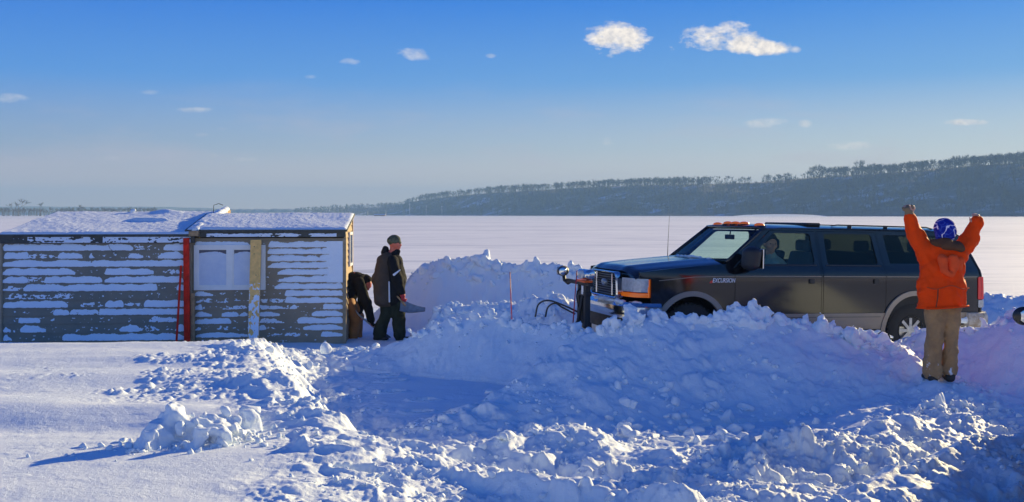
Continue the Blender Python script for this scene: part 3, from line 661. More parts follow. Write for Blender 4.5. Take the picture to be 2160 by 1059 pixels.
def shack_left():
    x, y, _ = at(5, 735, 16.75)
    g = empty('fishing_shack', (x, y, -.05), (0, 0, S_ROT)); tag(g, 'larger grey lap-sided ice fishing shack left of the red post', 'shack')
    k = 128.6; w = 3.03; D = 2.45
    zc = lambda c: (976-c)/3.115/k; xc = lambda c: (c-20)/3.115/k
    zs = [zc(c) for c in (285, 338, 392, 443, 498, 550, 604, 658, 712, 762, 815, 877, 930, 990)]
    lap_wall(w, 0, zs, M_SID_L, g)
    P = {0: [(25, 560, 1), (540, 860, .8), (850, 935, .35), (1055, 1192, 1)], 1: [(30, 190, .9), (185, 385, .35), (375, 535, .8), (575, 612, .7), (825, 925, .7), (920, 1010, .1), (1018, 1192, 1)], 2: [(22, 600, 1), (590, 1192, .95)],
         3: [(22, 487, .95), (678, 992, 1), (1060, 1185, .35)], 4: [(22, 185, 1), (180, 295, .3), (288, 660, 1), (675, 1185, 1)], 5: [(22, 145, .5), (153, 1015, 1), (1138, 1192, .9)], 6: [(40, 475, .3)],
         7: [(25, 440, .95), (515, 670, .25), (675, 800, .85), (800, 915, .25), (928, 1200, 1)], 8: [(343, 450, .9), (445, 640, .55), (635, 1192, 1)], 9: [(120, 265, .7), (960, 1145, .5)],
         10: [(25, 78, .7), (135, 300, .75), (768, 905, .8), (900, 1025, .3), (1130, 1192, .7)], 11: [(25, 85, .7), (398, 1192, 1)], 12: [(25, 325, .9), (400, 1000, .3)]}
    cling(w, zs, P, g, xc, 3)
    zt = zs[0]; ze = zt+.115
    MB().box((-.03, -.028, -.3), (.012, D, ze)).build('corner_trim', M_TRIM, g)
    MB().box((w-.045, -.03, -.3), (w+.0, -.003, zt)).build('corner_trim', M_TRIM, g)
    MB().box((-.03, -.05, zt), (w+.06, -.004, ze)).build('fascia', M_DARK, g)
    nx = 360; X, T = np.meshgrid(np.linspace(0, w, nx), np.linspace(0, 1, 16), indexing='ij'); f = .05+fbm(X*3, T*1.2, 4, 61)*1.6+fbm(X*18, T*3, 3, 62)*.9-.7*((X < .42) | ((X > 1.42) & (X < 1.62)))+.2
    V = np.stack([X.ravel(), (-.05-.012*np.clip(f, -.5, 1)).ravel(), (zt+.008+T*(ze-zt-.02)).ravel()], 1); I = (np.arange(nx-1)[:, None]*16+np.arange(15)[None, :]).ravel(); F = np.stack([I, I+16, I+17, I+1], 1)
    mesh_obj('clinging_snow', V, F[f.ravel()[F].max(1) > -.1], M_CLING, g)
    rise = .36
    # side and back walls
    m = MB(); prof = [(0, -.3), (D, -.3), (D, ze+rise-.03), (0, ze-.03)]
    for xx in (.003, w-.003): m.add([(xx, a, b) for a, b in prof], [(0, 1, 2, 3)])
    m.add([(0, D, -.3), (w, D, -.3), (w, D, ze+rise-.03), (0, D, ze+rise-.03)], [(0, 1, 2, 3)])
    m.build('wall', M_SID_L, g, weld=False)
    rf = MB().add([(-.06, -.07, ze), (w+.09, -.07, ze), (w+.09, D+.06, ze+rise), (-.06, D+.06, ze+rise), (-.06, -.07, ze+.03), (w+.09, -.07, ze+.03), (w+.09, D+.06, ze+rise+.03), (-.06, D+.06, ze+rise+.03)],
             [(0, 3, 2, 1), (4, 5, 6, 7), (0, 1, 5, 4), (1, 2, 6, 5), (2, 3, 7, 6), (3, 0, 4, 7)]).build('roof', M_DARK, g)
    o = roof_snow(-.05, w+.05, D, ze+.031, ze+rise+.031, .030, rf, 301)
    # raised verge board at the right end, capped with a roll of snow
    z0 = ze+.03; MB().add([(w-.02, -.09, z0-.03), (w+.13, -.09, z0-.03), (w+.13, D+.1, z0+rise-.03), (w-.02, D+.1, z0+rise-.03), (w-.02, -.09, z0+.05), (w+.13, -.09, z0+.05), (w+.13, D+.1, z0+rise+.05), (w-.02, D+.1, z0+rise+.05)],
             [(0, 3, 2, 1), (4, 5, 6, 7), (0, 1, 5, 4), (1, 2, 6, 5), (2, 3, 7, 6), (3, 0, 4, 7)]).build('verge_board', M_WOODO, rf)
    pr = []; n = 9
    for i in range(n-1):
        a, b = i/(n-1), (i+1)/(n-1); pr.append(((w+.055, .05+D*a, z0+.065+rise*a), .075, (w+.055, .05+D*b, z0+.065+rise*b), .075, (1, 1, .75)))
    sdf_obj('verge_snow', pr, M_CHUNK, rf, .018, .03, [(.02, 9, 2)])
    m = MB(); m.tube([(w-.12, D*.9, z0+rise), (w-.11, D*.9, z0+rise+.14), (w-.02, D*.9, z0+rise+.17), (w+.06, D*.9, z0+rise+.14)], .006, 6); m.build('wire_hook', M_BLACKIRON, g)
    pr = [((1.38, D*.97, ze+rise+.06), .035, (1.42, D*.97, ze+rise+.08), .03)]; sdf_obj('vent_cap', pr, M_CHUNK, g, .012, .01, [(.01, 20, 1)])
    m = MB(); m.tube([(1.7, -.02, zt-.03), (1.72, -.03, zt-.08), (1.78, -.035, zt-.14), (1.84, -.03, zt-.17)], .003, 5); m.build('loose_wire', M_BLACKIRON, g)
    return g
def shack_right():
    x, y, _ = at(405, 730, 17.05)
    g = empty('fishing_shack', (x, y, -.05), (0, 0, S_ROT)); tag(g, 'smaller taupe ice fishing shack with a white framed window, right of the red post', 'shack')
    k = 126.6; D = 1.42
    zc = lambda c: (958-c)/3.1155/k; xc = lambda c: (c-150)/3.1155/k; w = xc(1140)
    zs = [zc(c) for c in (247, 264, 312, 356, 403, 448, 493, 542, 587, 633, 680, 722, 768, 815, 860, 905, 950, 1000)]
    lap_wall(w, 0, zs, M_SID_R, g)
    P = {1: [(168, 525, .9), (645, 1132, .9)], 2: [(640, 1000, 1), (990, 1132, 1)], 3: [(640, 980, .95), (970, 1132, 1)], 4: [(640, 1132, 1)], 5: [(703, 1132, 1)], 6: [(713, 1068, 1)], 7: [(685, 1132, .95)],
         8: [(168, 288, .85), (752, 1134, 1)], 9: [(168, 350, .3), (355, 385, .5), (588, 770, .4), (755, 1134, .95)], 10: [(168, 220, .9), (350, 510, .35), (578, 760, .6), (785, 835, .6), (1000, 1136, 1)],
         11: [(168, 280, .9), (342, 455, .9), (455, 510, .6), (580, 722, .85), (928, 1136, 1)], 12: [(168, 405, .85), (588, 735, .5), (832, 1136, 1)], 13: [(168, 210, .5), (322, 385, .4), (578, 635, .7), (872, 1136, 1)],
         14: [(172, 512, .65), (640, 720, .15), (725, 855, .35), (988, 1130, .9)], 15: [(180, 300, .25), (340, 510, .2)]}
    cling(w, zs, P, g, xc, 7)
    # driven snow smoothing over the boards by the right corner
    nx, nz_ = 90, 150; X, T = np.meshgrid(np.linspace(xc(985), xc(1134), nx), np.linspace(zs[7], zs[1]-.01, nz_), indexing='ij')
    f = np.clip((X-xc(1010)-.10*fbm(X*3, T*5, 3, 5))/.1, -1, 1)-.2+.5*fbm(X*9, T*9, 3, 6); V = np.stack([X.ravel(), (-.012-.016*np.clip(f, -.8, 1)).ravel(), T.ravel()], 1)
    I = (np.arange(nx-1)[:, None]*nz_+np.arange(nz_-1)[None, :]).ravel(); F = np.stack([I, I+nz_, I+nz_+1, I+1], 1); mesh_obj('clinging_snow', V, F[f.ravel()[F].max(1) > -.1], M_CLING, g)
    zt = zs[0]; ze = zc(205)
    MB().box((w-.02, -.028, -.3), (w+.035, .02, zt)).build('corner_trim', M_TRIM, g)
    MB().box((-.03, -.032, -.3), (.03, -.003, zt)).build('corner_trim', M_TRIM, g)
    MB().box((-.12, -.06, zc(240)), (w+.03, -.004, ze)).build('fascia', M_DARK, g)
    nx = 300; X, T = np.meshgrid(np.linspace(.25, w-.12, nx), np.linspace(0, 1, 12), indexing='ij'); f = .2+fbm(X*3, T*1.2, 4, 71)*1.3+fbm(X*18, T*3, 3, 72)*.6-.9*sstep(.55, .8, T)
    V = np.stack([X.ravel(), (-.06-.012*np.clip(f, -.5, 1)).ravel(), (zc(238)+T*(ze-zc(238))).ravel()], 1); I = (np.arange(nx-1)[:, None]*12+np.arange(11)[None, :]).ravel(); F = np.stack([I, I+12, I+13, I+1], 1)
    mesh_obj('clinging_snow', V, F[f.ravel()[F].max(1) > -.1], M_CLING, g)
    rise = .27
    m = MB(); prof = [(0, -.3), (D, -.3), (D, ze+rise-.03), (0, ze-.03)]
    m.add([(.003, a, b) for a, b in prof], [(0, 1, 2, 3)]); m.add([(0, D, -.3), (w, D, -.3), (w, D, ze+rise-.03), (0, D, ze+rise-.03)], [(0, 1, 2, 3)]); m.build('wall', M_SID_R, g, weld=False)
    # end wall with its own laps, facing the sun
    m = MB(); z = -.3; bh = .105
    while z < ze+rise-.05:
        zt2 = z+bh
        def yf(zz): return max(0.0, min(D, (zz-(ze-.03))/rise*D))
        m.add([(w+.022, yf(z), z), (w+.022, D, z), (w+.004, D, zt2), (w+.004, yf(zt2), zt2)], [(0, 1, 2, 3)]); m.add([(w+.022, yf(z), z), (w+.002, yf(z), z), (w+.002, D, z), (w+.022, D, z)], [(0, 1, 2, 3)])
        z = zt2
    m.build('end_siding', M_SID_E, g, weld=False)
    MB().box((w+.0, D-.05, -.3), (w+.032, D+.02, ze+rise-.02)).build('corner_trim', M_SID_E, g)
    MB().box((w+.0, -.027, -.3), (w+.034, .04, ze-.04)).build('corner_trim', M_SID_E, g)
    wn = MB(); a, b, c, d = .62, 1.12, ze-.62, ze-.02
    for q in [((w+.02, a, c), (w+.05, a+.05, d)), ((w+.02, b-.05, c), (w+.05, b, d)), ((w+.02, a+.05, c), (w+.05, b-.05, c+.05)), ((w+.02, a+.05, d-.05), (w+.05, b-.05, d))]: wn.box(*q)
    f_ = wn.build('window', M_WHITEF, g); MB().box((w+.021, a+.05, c+.05), (w+.03, b-.05, d-.05)).build('pane', M_PANE, f_)
    def roofslab(o, t, y0, y1, xa, xb):
        A = ze+o; B = ze+rise+o
        return MB().add([(xa, y0, A), (xb, y0, A), (xb, y1, B), (xa, y1, B), (xa, y0, A+t), (xb, y0, A+t), (xb, y1, B+t), (xa, y1, B+t)], [(0, 3, 2, 1), (4, 5, 6, 7), (0, 1, 5, 4), (1, 2, 6, 5), (2, 3, 7, 6), (3, 0, 4, 7)])
    rf = roofslab(0, .03, -.08, D+.06, -.1, w+.06).build('roof', M_DARK, g)
    roof_snow(-.08, w+.05, D, ze+.031, ze+rise+.031, .028, rf, 331)
    # window
    m = MB(); x0, x1, z0, z1 = xc(166), xc(628), zc(588), zc(292)
    def fr(m, x0, x1, z0, z1, t, ya, yb):
        m.box((x0, ya, z0), (x0+t, yb, z1)); m.box((x1-t, ya, z0), (x1, yb, z1)); m.box((x0+t, ya, z0), (x1-t, yb, z0+t)); m.box((x0+t, ya, z1-t), (x1-t, yb, z1))
    fr(m, x0, x1, z0, z1, .06, -.05, -.005); m.box((xc(383), -.046, z0+.06), (xc(415), -.008, z1-.06))
    wd = m.build('window', M_WHITEF, g)
    for a, b in ((x0+.06, xc(383)), (xc(415), x1-.06)):
        s = MB(); fr(s, a, b, z0+.06, z1-.06, .022, -.038, -.01); s.build('sash', M_WHITEF, wd)
        MB().box((a+.022, -.022, z0+.08), (b-.022, -.014, z1-.082)).build('pane', M_PANE, wd)
        # frost and packed snow on the pane with a bare strip on top
        n, mm = 60, 70; X, T = np.meshgrid(np.linspace(a+.015, b-.015, n), np.linspace(z0+.07, z1-.085, mm), indexing='ij')
        q = (T-z0)/(z1-z0); f = sstep(.86, .78, q+.03*fbm(X*6, q, 3, 9)+.05*((X-a)/(b-a)-.5)**2*4)-.12; th = .010*f+.003*fbm(X*12, T*12, 3, 10)*(f > 0)
        V = np.stack([X.ravel(), (-.0225-th*1.0).ravel(), T.ravel()], 1); I = (np.arange(n-1)[:, None]*mm+np.arange(mm-1)[None, :]).ravel(); F = np.stack([I, I+mm, I+mm+1, I+1], 1)
        mesh_obj('frost', V, F[f.ravel()[F].max(1) > -.05], M_FROST, wd)
    return g, xc, zc
shack_left(); GR, XC, ZC = shack_right()
def wpt(px, py, d): return Vector(at(px, py, d))
def slat(name, a, b, w, t, mt, label, cat, rough_ends=False):
    a = Vector(a); b = Vector(b); o = empty(name, a); L = (b-a).length
    m = MB(); m.rbox((-w/2, -t/2, 0), (w/2, t/2, L), .004, 1); ob = m.build(name, mt, None); bpy.data.objects.remove(o)
    ob.location = a; ob.rotation_euler = (b-a).to_track_quat('Z', 'Y').to_euler() if abs((b-a).normalized().z) < .9 else Vector((0, 0, 1)).rotation_difference((b-a).normalized()).to_euler()
    tag(ob, label, cat); return ob
slat('red_post', wpt(395, 742, 16.84), wpt(393, 502, 16.86), .092, .05, M_RED, 'upright red painted post in the gap between the two shacks', 'post')
slat('wooden_stud', wpt(407, 742, 16.90), wpt(407, 618, 16.92), .06, .04, M_WOODO, 'short bare wooden stud just right of the red post', 'stud')
slat('grey_board', wpt(402, 640, 16.94), wpt(402, 502, 16.96), .05, .03, M_TRIM, 'narrow grey weathered board above the wooden stud right of the red post', 'board')
slat('red_pole', wpt(371, 742, 16.70), wpt(382, 560, 16.80), .030, .030, M_RED, 'thin dark red pole leaning on the left shack beside the red post', 'pole')
pk = slat('plank', wpt(534, 742, 16.72), wpt(540, 506, 16.95), .175, .038, M_WOODN, 'tan new lumber plank leaning across the white window', 'plank')
n, mm = 40, 200; X, T = np.meshgrid(np.linspace(-.085, .085, n), np.linspace(.05, 1.12, mm), indexing='ij'); f = fbm(X*14, T*9, 4, 15)*2.2-.05+(X > .0)*.25-.3*(T > .95)
V = np.stack([X.ravel(), (-.0195-.006*np.clip(f, -.4, 1)).ravel(), T.ravel()], 1); I = (np.arange(n-1)[:, None]*mm+np.arange(mm-1)[None, :]).ravel(); F = np.stack([I, I+mm, I+mm+1, I+1], 1)
mesh_obj('clinging_snow', V, F[f.ravel()[F].max(1) > -.05], M_CLING, pk)
for z in (.35, .62, .9, 1.25, 1.6, 1.72): MB().lathe([(.008, 0), (.008, -.003), (0, -.003)], 'Y', (.02*(1 if int(z*100) % 2 else -1), -.0195, z), 8).build('nail_hole', M_BLACKIRON, pk)
# ------------------------------------------------------------------ the black sport utility vehicle
def dirty_paint(name, col, dirt, z0, z1, rough=.28, amt=.85, metal=0):
    m = bpy.data.materials.new(name); m.use_nodes = True; t = NT(m.node_tree); b = t.n['Principled BSDF']
    tc = t.new('ShaderNodeTexCoord').outputs['Object']; sp = t.new('ShaderNodeSeparateXYZ'); t.put(sp.inputs[0], tc)
    mp = t.new('ShaderNodeMapping'); mp.inputs['Scale'].default_value = (1.2, 1.2, 5); t.put(mp.inputs[0], tc)
    n = t.noise(mp.outputs[0], 2.2, 6, .62); n2 = t.noise(tc, 35, 4, .7)
    f = t.math('MULTIPLY', t.mapr(sp.outputs[2], z0, z1, 1, 0), amt)
    f = t.math('MULTIPLY', f, t.math('ADD', t.mapr(n, .3, .7, .35, 1.0), t.mapr(n2, .3, .7, -.15, .15)), clamp=True)
    t.put(b.inputs['Base Color'], t.mix(f, (*col, 1), (*dirt, 1)))
    t.put(b.inputs['Roughness'], t.mapr(f, 0, .5, rough, .75)); b.inputs['Coat Weight'].default_value = .25; b.inputs['Metallic'].default_value = metal
    b.inputs['Coat Roughness'].default_value = .12; return m
M_PAINT = dirty_paint('black_paint', (.006, .007, .010), (.10, .075, .050), .35, 1.0, .12, .22)
M_SILV = dirty_paint('tan_silver_paint', (.30, .25, .20), (.22, .15, .09), .3, .8, .45, .6)
M_CHROME = mat('chrome', (.62, .64, .66), .14, 1.0, bump=.0006, bscale=12)
M_BLKPL = mat('black_plastic', (.018, .018, .02), .55)
M_RUB = mat('tyre_rubber', (.025, .024, .023), .85, bump=.004, bscale=40, vary=.3)
M_DARKIN = mat('dark_interior', (.02, .02, .022), .8)
M_SEAT = mat('grey_seat_fabric', (.045, .05, .055), .9)
M_ORANGE = mat('amber_lens', (1.0, .20, .01), .2, spec=.7, emit=((1, .18, .01), .10))
M_LENS = mat('clear_lens', (.52, .54, .56), .12, spec=.8, coat=.5, vary=.3, vscale=20)
M_REDL = mat('red_lens', (.75, .02, .02), .2, coat=.5)
M_GL = glass('green_tinted_glass', (.80, .97, .90), .4)
M_GLS = glass('side_window_glass', (.80, .88, .84), .45)
M_GLD = glass('privacy_glass', (.40, .43, .36), .5)
M_MUD = mat('muddy_metal', (.09, .07, .05), .85, bump=.006, vary=.4)
M_RIM = mat('alloy_rim', (.50, .50, .50), .35, .8, vary=.3, vscale=20)
CAR_X, CAR_Y, CAR_Z = 1.18, 14.38, .175
M_PAINT_ = 0
car = empty('sport_utility_vehicle', (CAR_X, CAR_Y, CAR_Z), (0, R(1.15), R(16)))
tag(car, 'large black and tan sport utility vehicle with amber roof lights parked behind the snow bank', 'car')
def hw(x, z):
    w = 1.0
    if x < .95: w -= .085*((.95-x)/.75)**2
    if x > 5.0: w -= .07*((x-5.0)/.65)**2
    if z > 1.18: w -= .03*min(1, (z-1.18)/.12)**2
    if z > 1.30: w -= (z-1.30)*.20
    if z < .62: w -= (.62-z)*.16
    w += .012*math.cos((z-.95)*4)
    return w
def inpoly(P, x, y):
    P = np.asarray(P); c = np.zeros(np.shape(x), bool); n = len(P)
    for i in range(n):
        x1, y1 = P[i]; x2, y2 = P[(i+1) % n]
        if y1 == y2: continue
        cond = ((y1 > y) != (y2 > y)) & (x < (x2-x1)*(y-y1)/(y2-y1)+x1); c ^= cond
    return c
def dens(P, step):
    out = []
    for i in range(len(P)):
        a = np.array(P[i]); b = np.array(P[(i+1) % len(P)]); k = max(1, int(np.ceil(np.linalg.norm(b-a)/step)))
        for j in range(k): out.append(tuple(a+(b-a)*j/k))
    return out
def arc(cx, cz, r, a0, a1, n=18): return [(cx+r*math.cos(R(a0+(a1-a0)*i/n)), cz+r*math.sin(R(a0+(a1-a0)*i/n))) for i in range(n+1)]
def rnd(P, r=.04, n=4):
    out = []; m = len(P)
    for i in range(m):
        p0, p, p1 = [np.array(P[(i+k) % m], float) for k in (-1, 0, 1)]
        a = p0-p; b = p1-p; la, lb = np.linalg.norm(a), np.linalg.norm(b); rr = min(r, la*.45, lb*.45); A = p+a/la*rr; B = p+b/lb*rr
        for k in range(n+1):
            t = k/n; out.append(tuple((1-t)**2*A+2*t*(1-t)*p+t*t*B))
    return out
def panel(name, outline, mt, parent, holes=(), step=.07, off=0.0, th=.025, yf=hw, side=-1, smooth=True):
    ol = dens(outline, step); hs = [dens(h, step) for h in holes]; pts = list(ol); E = [(i, (i+1) % len(ol)) for i in range(len(ol))]
    for h in hs: n = len(pts); pts += h; E += [(n+i, n+(i+1) % len(h)) for i in range(len(h))]
    A = np.array(ol); x0, z0 = A.min(0); x1, z1 = A.max(0); B = np.array(pts)
    gx, gz = np.meshgrid(np.arange(x0+step/2, x1, step), np.arange(z0+step/2, z1, step)); gx = gx.ravel(); gz = gz.ravel()
    ok = inpoly(ol, gx, gz)
    for h in hs: ok &= ~inpoly(h, gx, gz)
    for x, z in zip(gx[ok], gz[ok]):
        if np.min(np.hypot(B[:, 0]-x, B[:, 1]-z)) > step*.45: pts.append((x, z))
    v, e, f, *_ = delaunay_2d_cdt([Vector(p) for p in pts], E, [], 0, 1e-6)
    F = []
    for t in f:
        cx = sum(v[i].x for i in t)/3; cz = sum(v[i].y for i in t)/3
        if inpoly(ol, cx, cz) and not any(inpoly(h, cx, cz) for h in hs): F.append(tuple(t))
    n = len(v); V = [(p.x, side*(yf(p.x, p.y)+off), p.y) for p in v]+[(p.x, side*(yf(p.x, p.y)+off-th), p.y) for p in v]
    cnt = {}
    for t in F:
        for i in range(3):
            a, b = t[i], t[(i+1) % 3]; cnt[(a, b)] = cnt.get((a, b), 0)+1
    rim = [(a, b) for (a, b) in cnt if (b, a) not in cnt]
    FF = F+[tuple(i+n for i in reversed(t)) for t in F]+[(b, a, a+n, b+n) for a, b in rim]
    return MB().add(V, FF).build(name, mt, parent, autosmooth=40)
# outlines in (x back from the nose, z)
AF = (.97, .44); AR = (4.45, .44); RA = .475
DF = [(1.60, .40), (1.60, 1.30), (1.70, 1.40), (2.20, 1.885), (2.92, 1.885), (2.94, 1.30), (2.94, .40)]
DR = [(2.965, .40), (2.965, 1.30), (2.945, 1.885), (3.90, 1.885), (3.98, 1.30), (3.98, .62), (3.90, .40)]
def shrink(P, d=.006):
    c = np.mean(P, 0); return [tuple(np.array(p)+(np.array([np.sign(c[0]-p[0])*d, np.sign(c[1]-p[1])*d]))) for p in P]
WF = [(1.80, 1.36), (2.25, 1.845), (2.83, 1.845), (2.86, 1.36)]
WR = [(3.06, 1.36), (3.05, 1.845), (3.82, 1.845), (3.88, 1.36)]
WQ = [(4.08, 1.38), (4.02, 1.84), (5.18, 1.84), (5.36, 1.38)]
for side in (-1, 1):
    out = [(.395, .84), (.395, 1.12), (.24, 1.13), (.24, 1.215)]+[(.60, 1.27), (1.0, 1.315), (1.50, 1.355), (2.10, 1.915), (2.4, 1.935), (4.6, 1.93), (5.22, 1.915), (5.38, 1.84), (5.56, 1.50), (5.66, 1.28), (5.69, .95), (5.67, .62), (5.62, .50)]
    out += [(AR[0]+RA+.02, .44)]+arc(*AR, RA, 0, 180)+[(AR[0]-RA-.015, .40), (AF[0]+RA+.02, .40)]+arc(*AF, RA, 0, 180)[:-3]+[(.50, .62), (.43, .70)]
    panel('body', out, M_PAINT, car, holes=[DF, DR, WQ], side=side)
    for P, Wn, nm in ((DF, WF, 'front'), (DR, WR, 'rear')):
        d = panel('door', shrink(P), M_PAINT, car, holes=[rnd(Wn, .05)], side=side, off=.001)
        gm = M_GLS if nm == 'front' else M_GLD
        panel('window', rnd([tuple(np.array(q)+0) for q in Wn], .05), gm, d, side=side, off=-.012, th=.004, step=.15)
        # belt moulding, bright pin line, lower tan cladding, handle
        x0, x1 = P[1][0]+.01, max(P[-2][0], P[-1][0]) if nm == 'front' else 3.975
        panel('belt_moulding', [(x0+.06, 1.335), (x0+.06, 1.352), (x1-.05, 1.352), (x1-.05, 1.335)], M_BLKPL, d, side=side, off=.008, th=.012)
        panel('cladding', rnd([(x0, .425), (x0, .655), (x1, .655), (x1, .62), (x1-(.04 if nm == 'rear' else 0), .425)], .012, 2), M_SILV, d, side=side, off=.014, th=.02)
        panel('trim_groove', [(x0+.03, .600), (x0+.03, .606), (x1-.08, .606), (x1-.08, .600)], M_BLKPL, d, side=side, off=.0155, th=.003)
        hx = x1-.20
        h = panel('handle', rnd([(hx, 1.07), (hx, 1.135), (hx+.075, 1.135), (hx+.075, 1.07)], .015), M_BLKPL, d, side=side, off=.022, th=.02)
        panel('pin_line', [(x0, 1.165), (x0, 1.174), (x1, 1.174), (x1, 1.165)], M_SILV, d, side=side, off=.0035, th=.003)
    panel('pin_line', [(.50, 1.10), (.50, 1.107), (1.0, 1.16), (1.595, 1.174), (1.595, 1.166), (1.0, 1.152)], M_SILV, car, side=side, off=.003, th=.003)
    panel('pin_line', [(3.99, 1.165), (3.99, 1.174), (5.57, 1.174), (5.57, 1.165)], M_SILV, car, side=side, off=.003, th=.003)
    panel('window', rnd(WQ, .05), M_GLD, car, side=side, off=-.012, th=.004, step=.15)
    for (cx, cz), a0, a1 in ((AF, -8, 172), (AR, -8, 186)):
        ring = arc(cx, cz, RA+.055, a0, a1, 26)+arc(cx, cz, RA-.015, a1, a0, 26); panel('wheel_arch_trim', ring, M_SILV, car, side=side, off=.028, th=.05, step=.09)
    panel('cladding', rnd([(AR[0]+RA+.05, .50), (AR[0]+RA+.06, .655), (5.64, .655), (5.61, .52)], .012, 2), M_SILV, car, side=side, off=.014, th=.02)
    panel('tail_light', rnd([(5.58, .84), (5.58, 1.17), (5.685, 1.17), (5.70, .84)], .02), M_REDL, car, side=side, off=.012, th=.04)
    panel('tail_light_lens', rnd([(5.59, .72), (5.59, .83), (5.70, .83), (5.70, .72)], .02), M_LENS, car, side=side, off=.012, th=.04)
# wheel-house liners and underbody
MB().box((.5, -.86, .34), (5.4, .86, .42)).build('floor_pan', M_MUD, car)
for (cx, cz) in (AF, AR):
    for s in (-1, 1):
        m = MB(); P = arc(cx, cz, RA+.01, -5, 185, 24); V = []; F = []
        for x, z in P: V += [(x, s*.97, z), (x, s*.60, z)]
        for i in range(len(P)-1): F.append((2*i, 2*i+1, 2*i+3, 2*i+2))
        m.add(V, F).add([(x, s*.60, z) for x, z in P], [tuple(range(len(P)))]); m.build('wheel_liner', M_DARKIN, car)
        w = empty('wheel'); w.parent = car; w.location = (cx, s*.84, .395)
        tp = [(.20, .11), (.27, .13), (.355, .135), (.39, .115), (.40, .06), (.402, 0), (.40, -.06), (.39, -.115), (.355, -.135), (.27, -.13), (.20, -.11)]
        m = MB(); m.lathe([(r, s*h) for r, h in tp], 'Y', n=48)
        for k in range(44):
            a = 2*math.pi*k/44; M = Matrix.Rotation(a, 4, 'Y'); m.box((.395, -.12, -.012), (.412, -.02, .016), M); m.box((.395, .02, -.020), (.412, .12, .008), M)
        m.build('tyre', M_RUB, w, autosmooth=35)
        r = MB().lathe([(.21, s*.125), (.205, s*.06), (.19, s*.03), (.07, s*.05), (.06, s*.10), (0, s*.105)], 'Y', n=32)
        for k in range(8):
            M = Matrix.Rotation(2*math.pi*k/8, 4, 'Y'); a, b = sorted((s*.055, s*.10)); r.box((.05, a, -.022), (.20, b, .022), M)
        r.build('rim', M_RIM, w, autosmooth=35)
# hood, cowl, roof, rear door
def sup(u, p): return max(0.0, 1-abs(u)**p)
def hood(u, v):
    U = 2*u-1; x = .20+1.32*v-.05*(1-U*U)*(1-v)-.10*(1-U*U)*v; W = .90+.06*math.sin(min(1, v*1.3)*1.57)
    z = 1.215+.155*v**.75+.055*sup(U, 2.2)+.018*math.exp(-((abs(U)-.55)/.12)**2); z -= .055*(1-min(1, v/.08))**2
    z -= .05*abs(U)**10
    return (x, U*W, z)
MB().grid(hood, 40, 30).build('hood', M_PAINT, car, smooth=True)
MB().grid(lambda u, v: (1.40+.12*v+.10*(abs(2*u-1))**2, (2*u-1)*.93, 1.40-.015*v), 16, 2).build('cowl', M_BLKPL, car)
MB().grid(lambda u, v: (.20+.03*v+.06*(2*u-1)**2, (2*u-1)*.90, 1.125+.095*v), 20, 3).build('header_panel', M_PAINT, car, smooth=True)
def roof(u, v):
    U = 2*u-1; x = 2.09-.07*(1-U*U)+(3.33+.05*(1-U*U))*v; z = 1.925+.065*(1-abs(U)**3.5)-.035*(1-min(1, v/.10))**2-.05*(max(0, (v-.9)/.1))**2-.015*v
    return (x, U*(.872-.01), z)
MB().grid(roof, 28, 40).build('roof', M_PAINT, car, smooth=True)
def wind(u, v):
    U = 2*u-1; return (1.52+.60*v-.13*(1-U*U)*(1-.45*v), U*(.935-.085*v), 1.375+.545*v+.012*(1-U*U))
MB().grid(wind, 20, 10).build('windshield', M_GL, car, smooth=True)
m = MB()
for s in (-1, 1): m.tube([wind(.5+.5*s*.975, v) for v in (0, .25, .5, .75, 1)], .028, 8)
m.tube([wind(u/12, 1.0) for u in range(13)], .03, 8); m.build('windshield_frame', M_PAINT, car, smooth=True)
def rear(u, v):
    U = 2*u-1; z = .52+1.40*v; x = np.interp(z, [.5, .95, 1.30, 1.42, 1.82, 1.92], [5.64, 5.69, 5.665, 5.60, 5.40, 5.30])-.04*U*U; return (x, U*(hw(x-.1, z)-.005), z)
def grid_hole(fn, nu, nv, hole):
    V = [fn(i/nu, j/nv) for j in range(nv+1) for i in range(nu+1)]; F = []
    for j in range(nv):
        for i in range(nu):
            if not hole((i+.5)/nu, (j+.5)/nv): F.append((j*(nu+1)+i, j*(nu+1)+i+1, (j+1)*(nu+1)+i+1, (j+1)*(nu+1)+i))
    return V, F
hol = lambda u, v: .12 < u < .88 and .63 < v < .93
MB().add(*grid_hole(rear, 24, 24, hol)).build('rear_door', M_PAINT, car, smooth=True)
MB().grid(lambda u, v: rear(.12+.76*u, .62+.31*v), 8, 5).build('rear_window', M_GLD, car, smooth=True)
